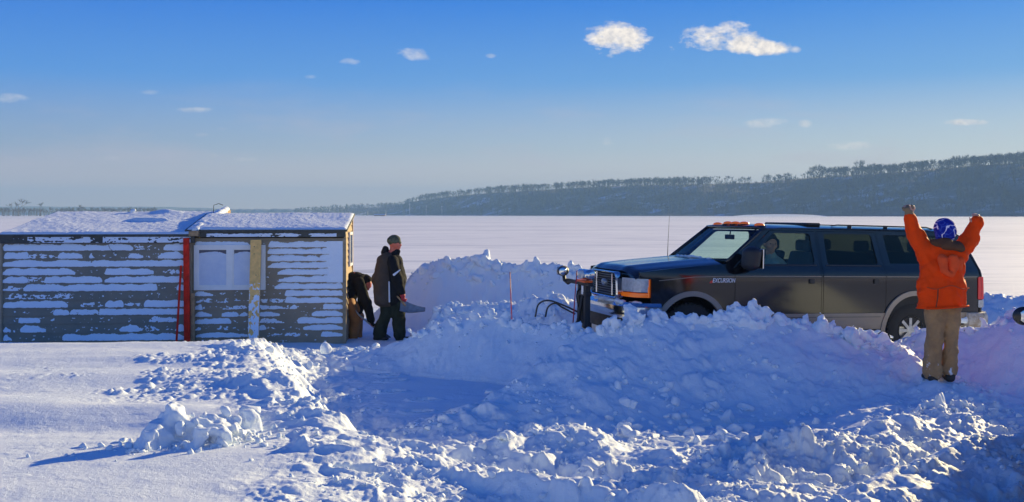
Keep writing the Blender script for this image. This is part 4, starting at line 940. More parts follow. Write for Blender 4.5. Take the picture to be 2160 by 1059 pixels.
# path round the front corner used by bumper, lamps and header
def front_path(y, ext=0.0):
    a = abs(y); return (.10+.10*(a/.9)**3-ext)
def corner(side, e=0.0, x_end=.50, n=16, y0=.0):
    """plan polyline from the centre line round the corner to the side"""
    P = []
    for i in range(n): y = y0+(.80-y0)*i/n; P.append((.10+.085*(y/.8)**3-e, side*y))
    for i in range(9):
        t = i/8; P.append(((1-t)**2*(.185-e)+2*t*(1-t)*(.215-e)+t*t*(.36), side*((1-t)**2*.80+2*t*(1-t)*(.925+e)+t*t*(.945+e))))
    P.append((x_end, side*(hw(x_end, .8)+e))); return P
def strip(P, prof, mt, name, parent, cap=True, **k):
    """profile (offset outwards, z) swept along the plan path"""
    V = []; F = []; n = len(prof); m = len(P)
    for i, p in enumerate(P):
        a = np.array(P[max(0, i-1)]); b = np.array(P[min(m-1, i+1)]); t = (b-a)/np.linalg.norm(b-a); nn = np.array([-t[1], t[0]])
        if nn[0] > 0 and abs(nn[0]) > abs(nn[1]): nn = -nn
        if abs(nn[1]) >= abs(nn[0]) and np.sign(nn[1]) != np.sign(p[1]): nn = -nn
        for (o, z) in prof: V.append((p[0]+nn[0]*o, p[1]+nn[1]*o, z))
    for i in range(m-1):
        for j in range(n): F.append((i*n+j, (i+1)*n+j, (i+1)*n+(j+1) % n, i*n+(j+1) % n))
    if cap: F += [tuple(range(n)), tuple((m-1)*n+j for j in range(n))]
    return MB().add(V, F).build(name, mt, parent, autosmooth=k.get('asm', 30))
full = list(reversed(corner(-1, .05, .52)))+corner(1, .05, .52)[1:]
strip(full, [(-.08, .60), (.0, .585), (.03, .63), (.035, .70), (.03, .745), (-.0, .765), (-.03, .80), (-.08, .805)], M_CHROME, 'front_bumper', car)
strip(full, [(-.06, .40), (-.02, .40), (.0, .50), (.0, .583), (-.06, .583)], M_MUD, 'air_dam', car)
# lamps
def seg(side, y0, xe): return [p for p in corner(side, .0, xe) if abs(p[1]) >= y0 and p[0] <= xe+1e-6]
for s in (-1, 1):
    P = seg(s, .60, .36); hd = strip(P[:-1], [(-.10, .945), (.012, .945), (.016, 1.05), (.008, 1.125), (-.10, 1.125)], M_LENS, 'headlight', car)
    Q = [P[-2], (.375, s*(hw(.375, 1)-.004))]; strip(Q, [(-.08, .935), (.018, .935), (.018, 1.0), (-.004, 1.115), (-.08, 1.115)], M_ORANGE, 'side_marker', hd)
    strip(P[:-1]+[(.375, s*(hw(.375, .9)-.004))], [(-.10, .875), (.016, .875), (.02, .90), (.014, .930), (-.10, .930)], M_ORANGE, 'turn_signal', hd)
# grille
gy = lambda y: .10+.085*(min(abs(y), .8)/.8)**3
MB().grid(lambda u, v: (gy(-.5+u)+.05, -.5+u, .84+.33*v), 12, 2).build('grille', M_BLKPL, car)
gr = bpy.data.objects['grille']
P = rnd([(-.54, .83), (-.50, 1.195), (.50, 1.195), (.54, .83)], .09, 6); m = MB(); n = len(P); V = []; F = []
for (y, z) in P:
    c = np.array([0, 1.01]); d = np.array([y, z])-c; dn = d/np.linalg.norm(d)
    for (o, dx) in ((0, .05), (0, -.03), (-.02, -.045), (-.055, -.03), (-.065, .05)): q = np.array([y, z])+dn*o*1.0; V.append((gy(q[0])+dx, q[0], q[1]))
for i in range(n):
    for j in range(4): F.append((i*5+j, ((i+1) % n)*5+j, ((i+1) % n)*5+j+1, i*5+j+1))
m.add(V, F).build('grille_surround', M_CHROME, gr, autosmooth=40)
m = MB()
for i in range(9): z = .875+.033*i; m.tube([(gy(y)+.015, y, z) for y in np.linspace(-.46, .46, 9)], .007, 5)
m.build('slats', mat('dull_chrome', (.2, .2, .2), .35, .8), gr)
for yy in (-.30, .30): MB().rbox((.085+.012, yy-.02, .86), (.125, yy+.02, 1.165), .006, 1).build('grille_post', M_CHROME, gr)
MB().lathe([(0, -.03), (.05, -.028), (.062, -.01), (.06, .02)], 'X', (.11, 0, 1.03), 28, Matrix.Translation((0, 0, 1.03)) @ Matrix.Diagonal((1, 1.35, .8, 1)) @ Matrix.Translation((0, 0, -1.03))).build('badge', mat('badge_grey', (.35, .38, .42), .3, .6), gr, smooth=True)
# snow on the bumper
sdf_obj('snow_cap', [((.08, -.25, .80), .05, (.10, -.55, .80), .035, (1, 1, .7)), ((.10, -.5, .80), .04, (.28, -.90, .80), .02, (1, 1, .6)), ((.06, .1, .80), .05, (.08, -.2, .80), .05, (1, 1, .7))], M_CHUNK, car, .014, .03, [(.02, 11, 3)])
sdf_obj('snow_cap', [((1.42, -.55, 1.415), .03, (1.40, -.1, 1.43), .03, (1, 1, .5)), ((1.40, -.1, 1.43), .03, (1.46, .5, 1.42), .03, (1, 1, .5))], M_CHUNK, car, .012, .02, [(.015, 14, 5)])
# roof equipment
for i, y in enumerate((-.62, -.24, -.0, .24, .62)):
    x, _, z = roof(.5+y/.862/2, .035); c = MB().sphere((x, y, z+.012), (.075, .06, .036), 10).build('clearance_light', M_ORANGE, car, smooth=True); MB().rbox((x-.07, y-.065, z-.012), (x+.085, y+.065, z+.006), .006, 1).build('lamp_base', M_BLKPL, c)
for s in (-1, 1):
    rr = MB().tube([(3.3, s*.66, 1.975), (3.4, s*.66, 1.992), (4.9, s*.66, 1.982), (5.0, s*.66, 1.955)], .010, 8)
    for x in (3.6, 4.2): rr.rbox((x-.03, s*.66-.015, 1.95), (x+.03, s*.66+.015, 1.985), .006, 1)
    rr.build('roof_rail', M_BLKPL, car, smooth=False)
for x in (3.05,): MB().rbox((x-.10, -.60, 1.965), (x+.12, .60, 2.02), .02, 2).build('rack_crossbar', M_BLKPL, car)
MB().tube([(1.44, .82, 1.36), (1.45, .83, 1.65), (1.47, .84, 2.10)], [.006, .004, .002], 6).build('antenna', M_BLACKIRON, car)
for y0, y1 in ((-.60, -.02), (.1, .66)): MB().tube([wind(.5+y0/1.9, -.02), wind(.5+(y0*.7+y1*.3)/1.9, .06), wind(.5+y1/1.9, .04)], .008, 6).build('wiper', M_BLACKIRON, car)
# side mirrors
for s in (-1, 1):
    mr = sdf_obj('side_mirror', [((1.74, s*1.17, 1.36), .095, (1.76, s*1.17, 1.54), .10, (1.25, 1.5, 1))] if s < 0 else [((1.80, 1.08, 1.36), .06, (1.80, 1.08, 1.46), .06, (.8, 1.3, 1))], M_BLKPL, car, .012, .02)
    MB().tube([(1.76, s*.97, 1.34), (1.78, s*1.08, 1.36)], .03, 8).tube([(1.76, s*.96, 1.44), (1.78, s*1.08, 1.46)], .022, 8).build('mirror_arm', M_BLKPL, mr, smooth=True)
    MB().rbox(*(((1.868, -1.275, 1.30), (1.885, -1.065, 1.60)) if s < 0 else ((1.85, 1.01, 1.32), (1.86, 1.15, 1.50))), .004, 1).build('mirror_glass', M_CHROME, mr)
# interior
MB().box((1.62, -.80, .95), (1.98, .80, 1.30)).rbox((1.50, -.82, 1.28), (1.95, .82, 1.38), .03, 2).build('dashboard', M_DARKIN, car)
sw = MB(); n = 24
for k in range(n): pass
M = Matrix.Translation((2.10, -.42, 1.33)) @ Matrix.Rotation(R(-62), 4, 'Y')
V = [M @ Vector((.19*math.cos(a), .19*math.sin(a), 0)) for a in np.linspace(0, 2*math.pi, 25)]; MB().tube(V, .016, 8, cap=False).tube([M @ Vector((-.17, 0, 0)), M @ Vector((.17, 0, 0))], .014, 6).tube([M @ Vector((0, 0, 0)), M @ Vector((0, 0, -.3))], .03, 8).build('steering_wheel', M_DARKIN, car, smooth=True)
def seat(x, y, w, hd=True):
    g = MB().rbox((x-.28, y-w/2, .72), (x+.25, y+w/2, .95), .05, 3).rbox((0, -w/2, 0), (.14, w/2, .68), .05, 3, Matrix.Translation((x+.16, y, .90)) @ Matrix.Rotation(R(14), 4, 'Y')).build('seat', M_SEAT, car, autosmooth=50)
    for yy in ([y] if w < .8 else [y-w*.32, y+w*.32]): MB().rbox((x+.32, yy-.14, 1.55), (x+.43, yy+.14, 1.74), .045, 3).build('headrest', M_SEAT, g, autosmooth=50)
seat(2.62, -.42, .55); seat(2.62, .42, .55); seat(3.55, 0, 1.5); seat(4.5, 0, 1.4)
MB().box((1.6, -.86, .42), (5.2, .86, .60)).build('cabin_floor', M_DARKIN, car)
m = MB()
for s in (-1, 1): m.grid(lambda u, v: (1.65+3.7*u, s*(hw(1.65+3.7*u, .45+.83*v)-.05), .45+.83*v), 12, 4)
m.build('door_lining', M_DARKIN, car, weld=False)
MB().grid(lambda u, v: (2.15+3.0*v, (2*u-1)*.82, 1.90+.03*(1-(2*u-1)**2)), 6, 6).build('headliner', M_DARKIN, car)
MB().rbox((2.03, -.13, 1.72), (2.06, .13, 1.80), .012, 2).tube([(2.05, 0, 1.79), (2.06, 0, 1.88)], .01, 6).build('rear_view_mirror', M_DARKIN, car, smooth=False)
# rear bumper
def rb(s): return [(5.77, s*y) for y in (0, .3, .6)]+[(5.75, s*.80), (5.69, s*.93), (5.57, s*.975), (5.35, s*.985)]
strip(list(reversed(rb(-1)))+rb(1)[1:], [(-.10, .42), (.05, .44), (.075, .50), (.075, .60), (.05, .645), (-.10, .65)], mat('dirty_bumper', (.30, .23, .16), .6, vary=.5, vscale=9, col2=(.62, .60, .58)), 'rear_bumper', car)
MB().tube([(1.1, -.55, .40), (1.5, -.5, .36)], .03, 8).build('steering_link', M_MUD, car, smooth=True)
for x in (.97, 4.45): MB().tube([(x, -.72, .395), (x, .72, .395)], .055, 10).build('axle', M_MUD, car, smooth=True)
MB().tube([(.86, -.66, .38), (.86, -.66, .84)], .032, 12).build('shock_absorber', mat('yellow_strut', (.75, .50, .10), .5), car, smooth=True)
# lettering on the fender
def text_mesh(name, body, size, mt, parent, loc, rot, ext=.002, shear=0, sx=1):
    c = bpy.data.curves.new(name, 'FONT'); c.body = body; c.size = size; c.extrude = ext; c.shear = shear; c.align_x = 'LEFT'; c.offset = .0012; c.space_character = 1.0
    o = bpy.data.objects.new(name, c); COL.objects.link(o); bpy.context.view_layer.update()
    me = bpy.data.meshes.new_from_object(o.evaluated_get(bpy.context.evaluated_depsgraph_get())); bpy.data.objects.remove(o)
    me.materials.clear(); me.materials.append(mt); q = bpy.data.objects.new(name, me); COL.objects.link(q); q.parent = parent; q.location = loc; q.rotation_euler = rot; q.scale = (sx, 1, 1); return q
M_LET = mat('white_lettering', (.85, .85, .85), .3)
text_mesh('lettering', 'EXCURSION', .082, M_LET, car, (1.26, -hw(1.4, 1.08)-.008, 1.085), (R(90), 0, 0), shear=.2, sx=.74)
MB().add([(1.215, -hw(1.2, 1.08)-.006, 1.075), (1.262, -hw(1.2, 1.08)-.006, 1.075), (1.275, -hw(1.2, 1.08)-.006, 1.12), (1.235, -hw(1.2, 1.08)-.006, 1.105), (1.215, -hw(1.2, 1.08)+.004, 1.075), (1.262, -hw(1.2, 1.08)+.004, 1.075), (1.275, -hw(1.2, 1.08)+.004, 1.12), (1.235, -hw(1.2, 1.08)+.004, 1.075)],
         [(0, 1, 2, 3), (0, 4, 5, 1), (1, 5, 6, 2), (2, 6, 7, 3), (3, 7, 4, 0)]).build('emblem', M_REDL, car)
# snow stuck to the sills
sdf_obj('snow_cap', [((3.2, -1.0, .38), .04, (3.9, -1.0, .40), .05, (1, .8, .7)), ((4.9, -1.0, .52), .03, (5.4, -1.0, .55), .05, (1, .5, 1))], M_CHUNK, car, .014, .03, [(.03, 9, 3)])

# the upper body is a little lower than drawn: squash everything above the shoulder line
def squash(o, z0=1.17, k=.875):
    for c in children(o):
        if c.type == 'MESH' and c.location.length < 1e-6:
            for v in c.data.vertices:
                if v.co.z > z0: v.co.z = z0+(v.co.z-z0)*k
            c.data.update()
        squash(c, z0, k)
squash(car)
# ------------------------------------------------------------------ snow plough on the nose
plow = empty('snow_plow', (CAR_X-.17, CAR_Y-.05, CAR_Z), (0, R(1.15), R(16))); tag(plow, 'black snow plow with work lamps and red marker sticks at the chrome grille', 'snow plow')
m = MB()
for y in (-.40, -.14): m.rbox((-.16, y-.03, .42), (-.08, y+.03, 1.04), .008, 1)
m.rbox((-.17, -.45, .86), (-.07, -.10, .92), .008, 1).rbox((-.15, -.42, .42), (-.05, -.10, .50), .01, 1).rbox((-.16, -.55, 1.00), (-.09, .50, 1.05), .01, 1)
m.rbox((-.14, -.33, .50), (-.07, -.20, .84), .01, 1).tube([(-.20, -.27, .50), (-.12, -.27, .95)], .025, 10)
m.build('mast', M_BLKPL, plow)
MB().rbox((-.172, -.375, .88), (-.163, -.30, 1.00), .003, 1).build('sticker', M_WHITEF, plow)
MB().rbox((-.22, -.56, 1.05), (-.10, -.20, 1.08), .008, 1).build('orange_bracket', mat('orange_bracket_paint', (.8, .12, .01), .5), plow)
def lamp(loc, yaw, s=1):
    g = empty('work_lamp', loc, (0, 0, yaw)); g.parent = plow; return g
for (loc, yaw) in (((-.16, -.44, 1.16), R(8)), ((-.18, .45, 1.16), R(-20))):
    M = Matrix.Translation(loc) @ Matrix.Rotation(yaw, 4, 'Z')
    sh = sdf_mesh([((0, -.12, 0), .07, (0, .12, 0), .07, (1.2, 1, 1))], .012, .02)
    V = [M @ Vector(v) for v in sh[0]]; lm = mesh_obj('work_lamp', V, sh[1], M_BLKPL if yaw < 0 else M_CHROME, plow)
    MB().lathe([(0, -.012), (.055, -.008), (.062, 0), (.064, .02)], 'X', (-.083, 0, 0), 24, M @ Matrix.Diagonal((1, 1.6, .95, 1))).build('lamp_lens', M_LENS, lm, smooth=True)
    MB().lathe([(0, -.006), (.045, -.004), (.056, .004), (.058, .02)], 'Y', (0, -.190, 0), 24, M).build('lamp_cap', M_CHROME, lm, smooth=True)
MB().tube([(-.12, -.44, 1.04), (-.13, -.44, 1.10)], .022, 8).build('lamp_bracket', M_BLKPL, plow, smooth=True)
MB().tube([(-.12, .28, 1.02), (-.14, .34, .99), (-.17, .41, 1.03), (-.17, .45, 1.10)], .026, 8).build('lamp_bracket', M_BLKPL, plow, smooth=True)
# blade, mostly buried
def blade(u, v):
    a = R(-70+115*v); return (-.95+.26*(1-math.cos(a)), -.70+1.9*u, .02+.24*math.sin(a))
MB().grid(blade, 12, 12).grid(lambda u, v: (blade(u, v)[0]+.03, blade(u, v)[1], blade(u, v)[2]), 12, 12).build('blade', mat('plow_yellow_steel', (.6, .45, .05), .5, vary=.3), plow, smooth=True)
MB().rbox((-.75, -.45, .20), (-.10, -.37, .30), .01, 1).rbox((-.75, .37, .20), (-.10, .45, .30), .01, 1).build('push_frame', M_BLKPL, plow)
for (y, b, t_) in ((-.62, (-.40, -.60, .30), (-.36, -.64, 1.22)), (.95, (-.85, .72, .30), (-.88, .78, 1.12))): MB().tube([b, t_], [.0085, .007], 8).build('marker_stick', mat('dark_red_stick', (.42, .01, .03), .45), plow, smooth=True)
for k in (0, 1):
    o = .10*k; MB().tube(curve([(-.15, -.12+o, .62-.04*k), (-.32, -.04+o, .70-.03*k), (-.50+.10*k, .12, .76-.04*k), (-.62+.14*k, .20, .70-.04*k), (-.66+.15*k, .22, .52)]), .012, 8).build('hose', M_BLKPL, plow, smooth=True)
MB().tube(curve([(-.13, -.18, .99), (-.20, -.20, .85), (-.16, -.22, .60), (-.22, -.24, .48)]), .010, 6).build('cable', M_BLKPL, plow, smooth=True)
# ------------------------------------------------------------------ people
M_SKIN = mat('skin', (.72, .34, .22), .5, spec=.4)
M_SKINR = mat('cold_red_skin', (.72, .17, .10), .5)
M_OJ = mat('blaze_orange_coat', (1.0, .072, .005), .65, bump=.006, bscale=9, vary=.12, vscale=5, sheen=.2)
M_OJ2 = mat('dusty_orange_hood', (.95, .11, .03), .8, bump=.006, bscale=14, vary=.2)
M_TAN = mat('tan_duck_canvas', (.46, .27, .125), .85, bump=.006, bscale=10, col2=(.32, .19, .095), vscale=7)
def snowy(m, sc, lo, hi, thr):
    t = NT(m.node_tree); b = t.n['Principled BSDF']; tc = t.new('ShaderNodeTexCoord').outputs['Object']; mp = t.new('ShaderNodeMapping'); mp.inputs['Scale'].default_value = (1, 1, .45); mp.inputs['Rotation'].default_value = (0, R(28), 0); t.put(mp.inputs[0], tc)
    sp = t.new('ShaderNodeSeparateXYZ'); t.put(sp.inputs[0], tc); n = t.noise(mp.outputs[0], sc, 5, .7); old = b.inputs['Base Color'].links[0].from_socket
    f = t.mapr(t.math('ADD', n, t.mapr(sp.outputs[2], lo, hi, .12, -.2)), thr, thr+.06, 0, .9); t.put(b.inputs['Base Color'], t.mix(f, old, (.75, .8, .88, 1)))
snowy(M_TAN, 16, 0, .8, .66)
M_BRN = mat('brown_collar', (.12, .06, .035), .85, bump=.004, bscale=20)
M_BOOT = mat('dark_boot', (.03, .025, .022), .7, vary=.3)
M_GLV = mat('brown_glove', (.28, .18, .09), .75, bump=.003)
M_BLKC = mat('black_cloth', (.018, .018, .020), .85, bump=.006, bscale=11)
M_OLV = mat('brown_grey_panel', (.085, .065, .052), .85, bump=.005, bscale=11, vary=.2)
M_CAMO = mat('camouflage_knit', (.16, .17, .11), .9, col2=(.05, .055, .04), vscale=22)
M_DKG = mat('dark_green_bibs', (.035, .042, .03), .85, bump=.006, bscale=10, vary=.3)
M_REDG = mat('red_glove', (.45, .02, .03), .6)
M_WHT = mat('white_stripe', (.75, .78, .85), .5)
M_LIP = mat('mouth', (.30, .05, .05), .5); M_TEETH = mat('teeth', (.9, .9, .85), .3); M_EYE = mat('eye_dark', (.02, .02, .02), .3)
M_STEEL = mat('worn_steel_blade', (.42, .42, .40), .4, .5, vary=.3, vscale=15)
M_HAIR = mat('dark_hair', (.03, .02, .015), .8)
for _m in (M_OJ, M_OJ2, M_TAN, M_BRN, M_BLKC, M_OLV, M_DKG, M_CAMO): _m.node_tree.nodes['Principled BSDF'].inputs['Specular IOR Level'].default_value = .08; _m.node_tree.nodes['Principled BSDF'].inputs['Sheen Weight'].default_value = 0
def P3(*a): return tuple(a)
def xf(prims, O, yaw):
    M = Matrix.Translation(O) @ Matrix.Rotation(yaw, 4, 'Z')
    return [(tuple(M @ Vector(p[0])), p[1], tuple(M @ Vector(p[2])), p[3])+((p[4], (p[5] if len(p) > 5 else 0)+yaw) if len(p) > 4 and p[4] else ()) for p in prims]
def head_prims(c, yaw=0, s=1.0, pitch=0):
    """facing local -Y before yaw; c = centre of the skull"""
    L = [((0, .0, .015), .092, (0, .012, .02), .092, (.86, 1.0, 1.12)), ((0, -.038, -.055), .055, (0, -.045, -.085), .040, (.95, 1, 1)), ((0, -.095, -.005), .012, (0, -.112, -.028), .014), ((-.032, -.078, .018), .018, (.032, -.078, .018), .018),
         ((0, -.085, -.055), .020, (0, -.083, -.075), .018), ((-.080, .01, -.01), .018, (-.082, .012, .02), .018, (.5, 1, 1)), ((.080, .01, -.01), .018, (.082, .012, .02), .018, (.5, 1, 1)),
         ((-.040, -.060, -.030), .026, (-.040, -.058, -.028), .026), ((.040, -.060, -.030), .026, (.040, -.058, -.028), .026)]
    M = Matrix.Translation(c) @ Matrix.Rotation(yaw, 4, 'Z') @ Matrix.Rotation(pitch, 4, 'X')
    return [(tuple(M @ (Vector(p[0])*s)), p[1]*s, tuple(M @ (Vector(p[2])*s)), p[3]*s)+((p[4], yaw) if len(p) > 4 else ()) for p in L], M
def eyes(M, parent, mouth=False, s=1):
    for sx_ in (-1, 1):
        MB().sphere(M @ Vector((sx_*.031*s, -.084*s, .004*s)), .0105*s, 8).build('eye', M_EYE, parent, smooth=True)
def hand_prims(w, d, side, s=1.0, curl=.4, n=(0, 0, 1)):
    """palm at wrist w pointing along d with five fingers; returns sdf prims"""
    w = Vector(w); d = Vector(d).normalized(); n = Vector(n); n = (n-d*n.dot(d)).normalized(); t = d.cross(n)*side
    out = [(tuple(w), .024*s, tuple(w+d*.055*s), .030*s), (tuple(w+d*.05*s-t*.02*s), .020*s, tuple(w+d*.07*s+t*.022*s), .018*s)]
    for k, (o, L) in enumerate(((-.030, .068), (-.010, .078), (.011, .074), (.030, .058))):
        a = w+d*.078*s+t*o*s; b = a+(d*math.cos(curl)-n*math.sin(curl))*L*.5*s; c = b+(d*math.cos(curl*2.4)-n*math.sin(curl*2.4))*L*.5*s
        out += [(tuple(a), .0105*s, tuple(b), .0095*s), (tuple(b), .0095*s, tuple(c), .008*s)]
    a = w+d*.02*s-t*.030*s; b = a+(d*.6-t*.8).normalized()*.04*s; c = b+(d*.95-t*.25-n*.3).normalized()*.035*s
    out += [(tuple(a), .013*s, tuple(b), .0115*s), (tuple(b), .011*s, tuple(c), .009*s)]; return out

# --- person in blaze orange with both arms raised, seen from behind
def orange_person():
    x, y, z = at(1990, 800, 10.9)
    g = empty('person', (x, y, z-.02)); tag(g, 'person in a blaze orange coat and tan bibs seen from behind, both arms thrown up', 'person'); g.scale = (.965, .965, .965)
    hc = (.02, .02, 1.665)
    hp, M = head_prims(hc, R(168)); legs = [((-.075, .02, .90), .085, (-.095, .0, .48), .06), ((-.095, .0, .48), .055, (-.10, .03, .08), .04), ((.085, .03, .90), .085, (.075, .02, .48), .06), ((.075, .02, .48), .055, (.085, .04, .08), .04)]
    arms = [((-.17, .04, 1.40), .055, (-.275, .09, 1.62), .045), ((-.275, .09, 1.62), .042, (-.345, .05, 1.83), .030), ((.19, .04, 1.42), .055, (.335, .10, 1.54), .045), ((.335, .10, 1.54), .042, (.385, .06, 1.72), .030)]
    sdf_obj('body', hp+legs+arms+[((0, .03, .92), .13, (.0, .03, 1.20), .13, (1.1, .75, 1)), ((0, .03, 1.20), .13, (0, .04, 1.42), .13, (1.15, .75, 1)), ((0, .03, 1.45), .06, (0.01, .02, 1.6), .055)]+hand_prims((.385, .06, 1.72), (.1, .0, 1), 1, 1, .5, (0, -1, 0))+hand_prims((-.345, .05, 1.84), (-.35, 0, .9), -1, 1, 1.1, (0, -1, 0)), M_SKIN, g, .010, .018)
    coat = [((-.02, .03, .80), .215, (-.01, .03, 1.02), .225, (1.18, .78, .8)), ((-.01, .03, 1.02), .222, (.0, .03, 1.25), .215, (1.08, .78, .9)), ((.0, .04, 1.25), .20, (.01, .04, 1.40), .16, (1.1, .8, .9)),
            ((-.17, .04, 1.40), .105, (-.275, .09, 1.62), .086), ((-.275, .09, 1.62), .084, (-.345, .05, 1.80), .066), ((.19, .04, 1.40), .100, (.335, .10, 1.57), .086), ((.335, .10, 1.57), .084, (.40, .06, 1.755), .074)]
    V, F = sdf_mesh(coat, .0105, .045, noise=[(.011, 5.5, 4), (.011, 11, 8), (.006, 24, 5)])
    # cut the hem level
    o = mesh_obj('coat', V, F, M_OJ, g); bm = bmesh.new(); bm.from_mesh(o.data); bmesh.ops.bisect_plane(bm, geom=bm.verts[:]+bm.edges[:]+bm.faces[:], plane_co=(0, 0, .815), plane_no=(-.06, 0, 1), clear_inner=True); bm.to_mesh(o.data); bm.free()
    # quilt yoke hood lying on the back, waist seam, collar
    sdf_obj('hood', [((-.06, -.125, 1.35), .055, (-.055, -.140, 1.24), .045), ((.05, -.125, 1.35), .055, (.05, -.138, 1.24), .045), ((.13, -.105, 1.33), .04, (.13, -.110, 1.25), .035), ((-.03, -.155, 1.20), .03, (.03, -.155, 1.19), .03)], M_OJ2, o, .010, .02, [(.010, 15, 3)])
    sdf_obj('collar', [((-.10, .0, 1.515), .052, (.0, -.075, 1.53), .05), ((.0, -.075, 1.53), .05, (.13, -.05, 1.49), .05), ((.13, -.05, 1.49), .05, (.15, .02, 1.50), .045), ((-.03, -.10, 1.50), .04, (.14, -.10, 1.47), .045)], M_BRN, o, .010, .03, [(.008, 14, 3)])
    MB().tube([(-.235+.46*t, -.128-.055*math.sin(math.pi*t), 1.045-.02*math.sin(t*9)) for t in [i/14 for i in range(15)]], .0055, 5).build('waist_seam', mat('dark_orange_seam', (.55, .06, .01), .8), o, smooth=True)  # waist seam in a darker orange than the coat
    MB().tube([(-.125, -.158, 1.03), (-.13, -.16, .93), (-.145, -.155, .83)], .006, 5).build('side_zip', M_BRN, o, smooth=True)
    MB().tube([(-.245+.47*t, -.125-.055*math.sin(math.pi*t), .825+.032*(t-.5)) for t in [i/14 for i in range(15)]], .010, 6).build('hem', M_OJ, o, smooth=True)
    tr = [((-.075, .02, .86), .125, (-.088, .01, .50), .094), ((-.088, .01, .50), .094, (-.105, .03, .10), .092), ((.085, .03, .86), .118, (.080, .02, .50), .088), ((.080, .02, .50), .088, (.088, .05, .12), .085), ((-.08, .02, .88), .14, (.08, .03, .88), .13, (1, .9, 1))]
    sdf_obj('trousers', tr, M_TAN, g, .0105, .022, [(.016, 6, 2), (.012, 14, 6), (.005, 30, 3)])
    for sx_, yy in ((-.105, .03), (.09, .05)): sdf_obj('boot', [((sx_, yy, .07), .062, (sx_, yy+.03, .05), .058), ((sx_, yy+.03, .035), .05, (sx_-.02*(1 if sx_ < 0 else -1), yy+.16, .03), .042, (1, 1, .8)), ((sx_-.03, yy-.045, .03), .04, (sx_, yy-.03, .03), .045)], M_BOOT, g, .010, .02)
    # blue swirled knit cap
    m = bpy.data.materials.new('blue_swirl_fleece'); m.use_nodes = True; t = NT(m.node_tree); b = t.n['Principled BSDF']; tc = t.new('ShaderNodeTexCoord').outputs['Object']
    n = t.noise(tc, 7.5, 2, .5); q = t.math('ABSOLUTE', t.math('SUBTRACT', n, .5)); n2 = t.noise(tc, 11, 2, .5); q2 = t.math('ABSOLUTE', t.math('SUBTRACT', n2, .52))
    c = t.mix(t.mapr(q, .012, .026, 1, 0), t.mix(t.mapr(q2, .015, .03, .8, 0), (.012, .022, .28, 1), (.05, .09, .46, 1)), (.85, .78, .9, 1)); t.put(b.inputs['Base Color'], c); b.inputs['Roughness'].default_value = .85; b.inputs['Specular IOR Level'].default_value = .1
    sdf_obj('hat', [((hc[0], hc[1]-.0, hc[2]+.025), .113, (hc[0]+.01, hc[1]-.005, hc[2]-.01), .112, (1.0, 1.08, .98)), ((hc[0]+.0, hc[1]-.01, hc[2]-.05), .10, (hc[0], hc[1]-.01, hc[2]-.10), .09)], m, g, .010, .02, [(.006, 12, 2)])
    gl = sdf_obj('glove', [((-.345, .05, 1.80), .050, (-.36, .05, 1.85), .046)]+[(a, r*1.25, b_, r2*1.25) for a, r, b_, r2 in hand_prims((-.352, .05, 1.845), (-.45, 0, .85), -1, .95, 1.15, (0, -1, 0))], M_GLV, g, .007, .008)
orange_person()

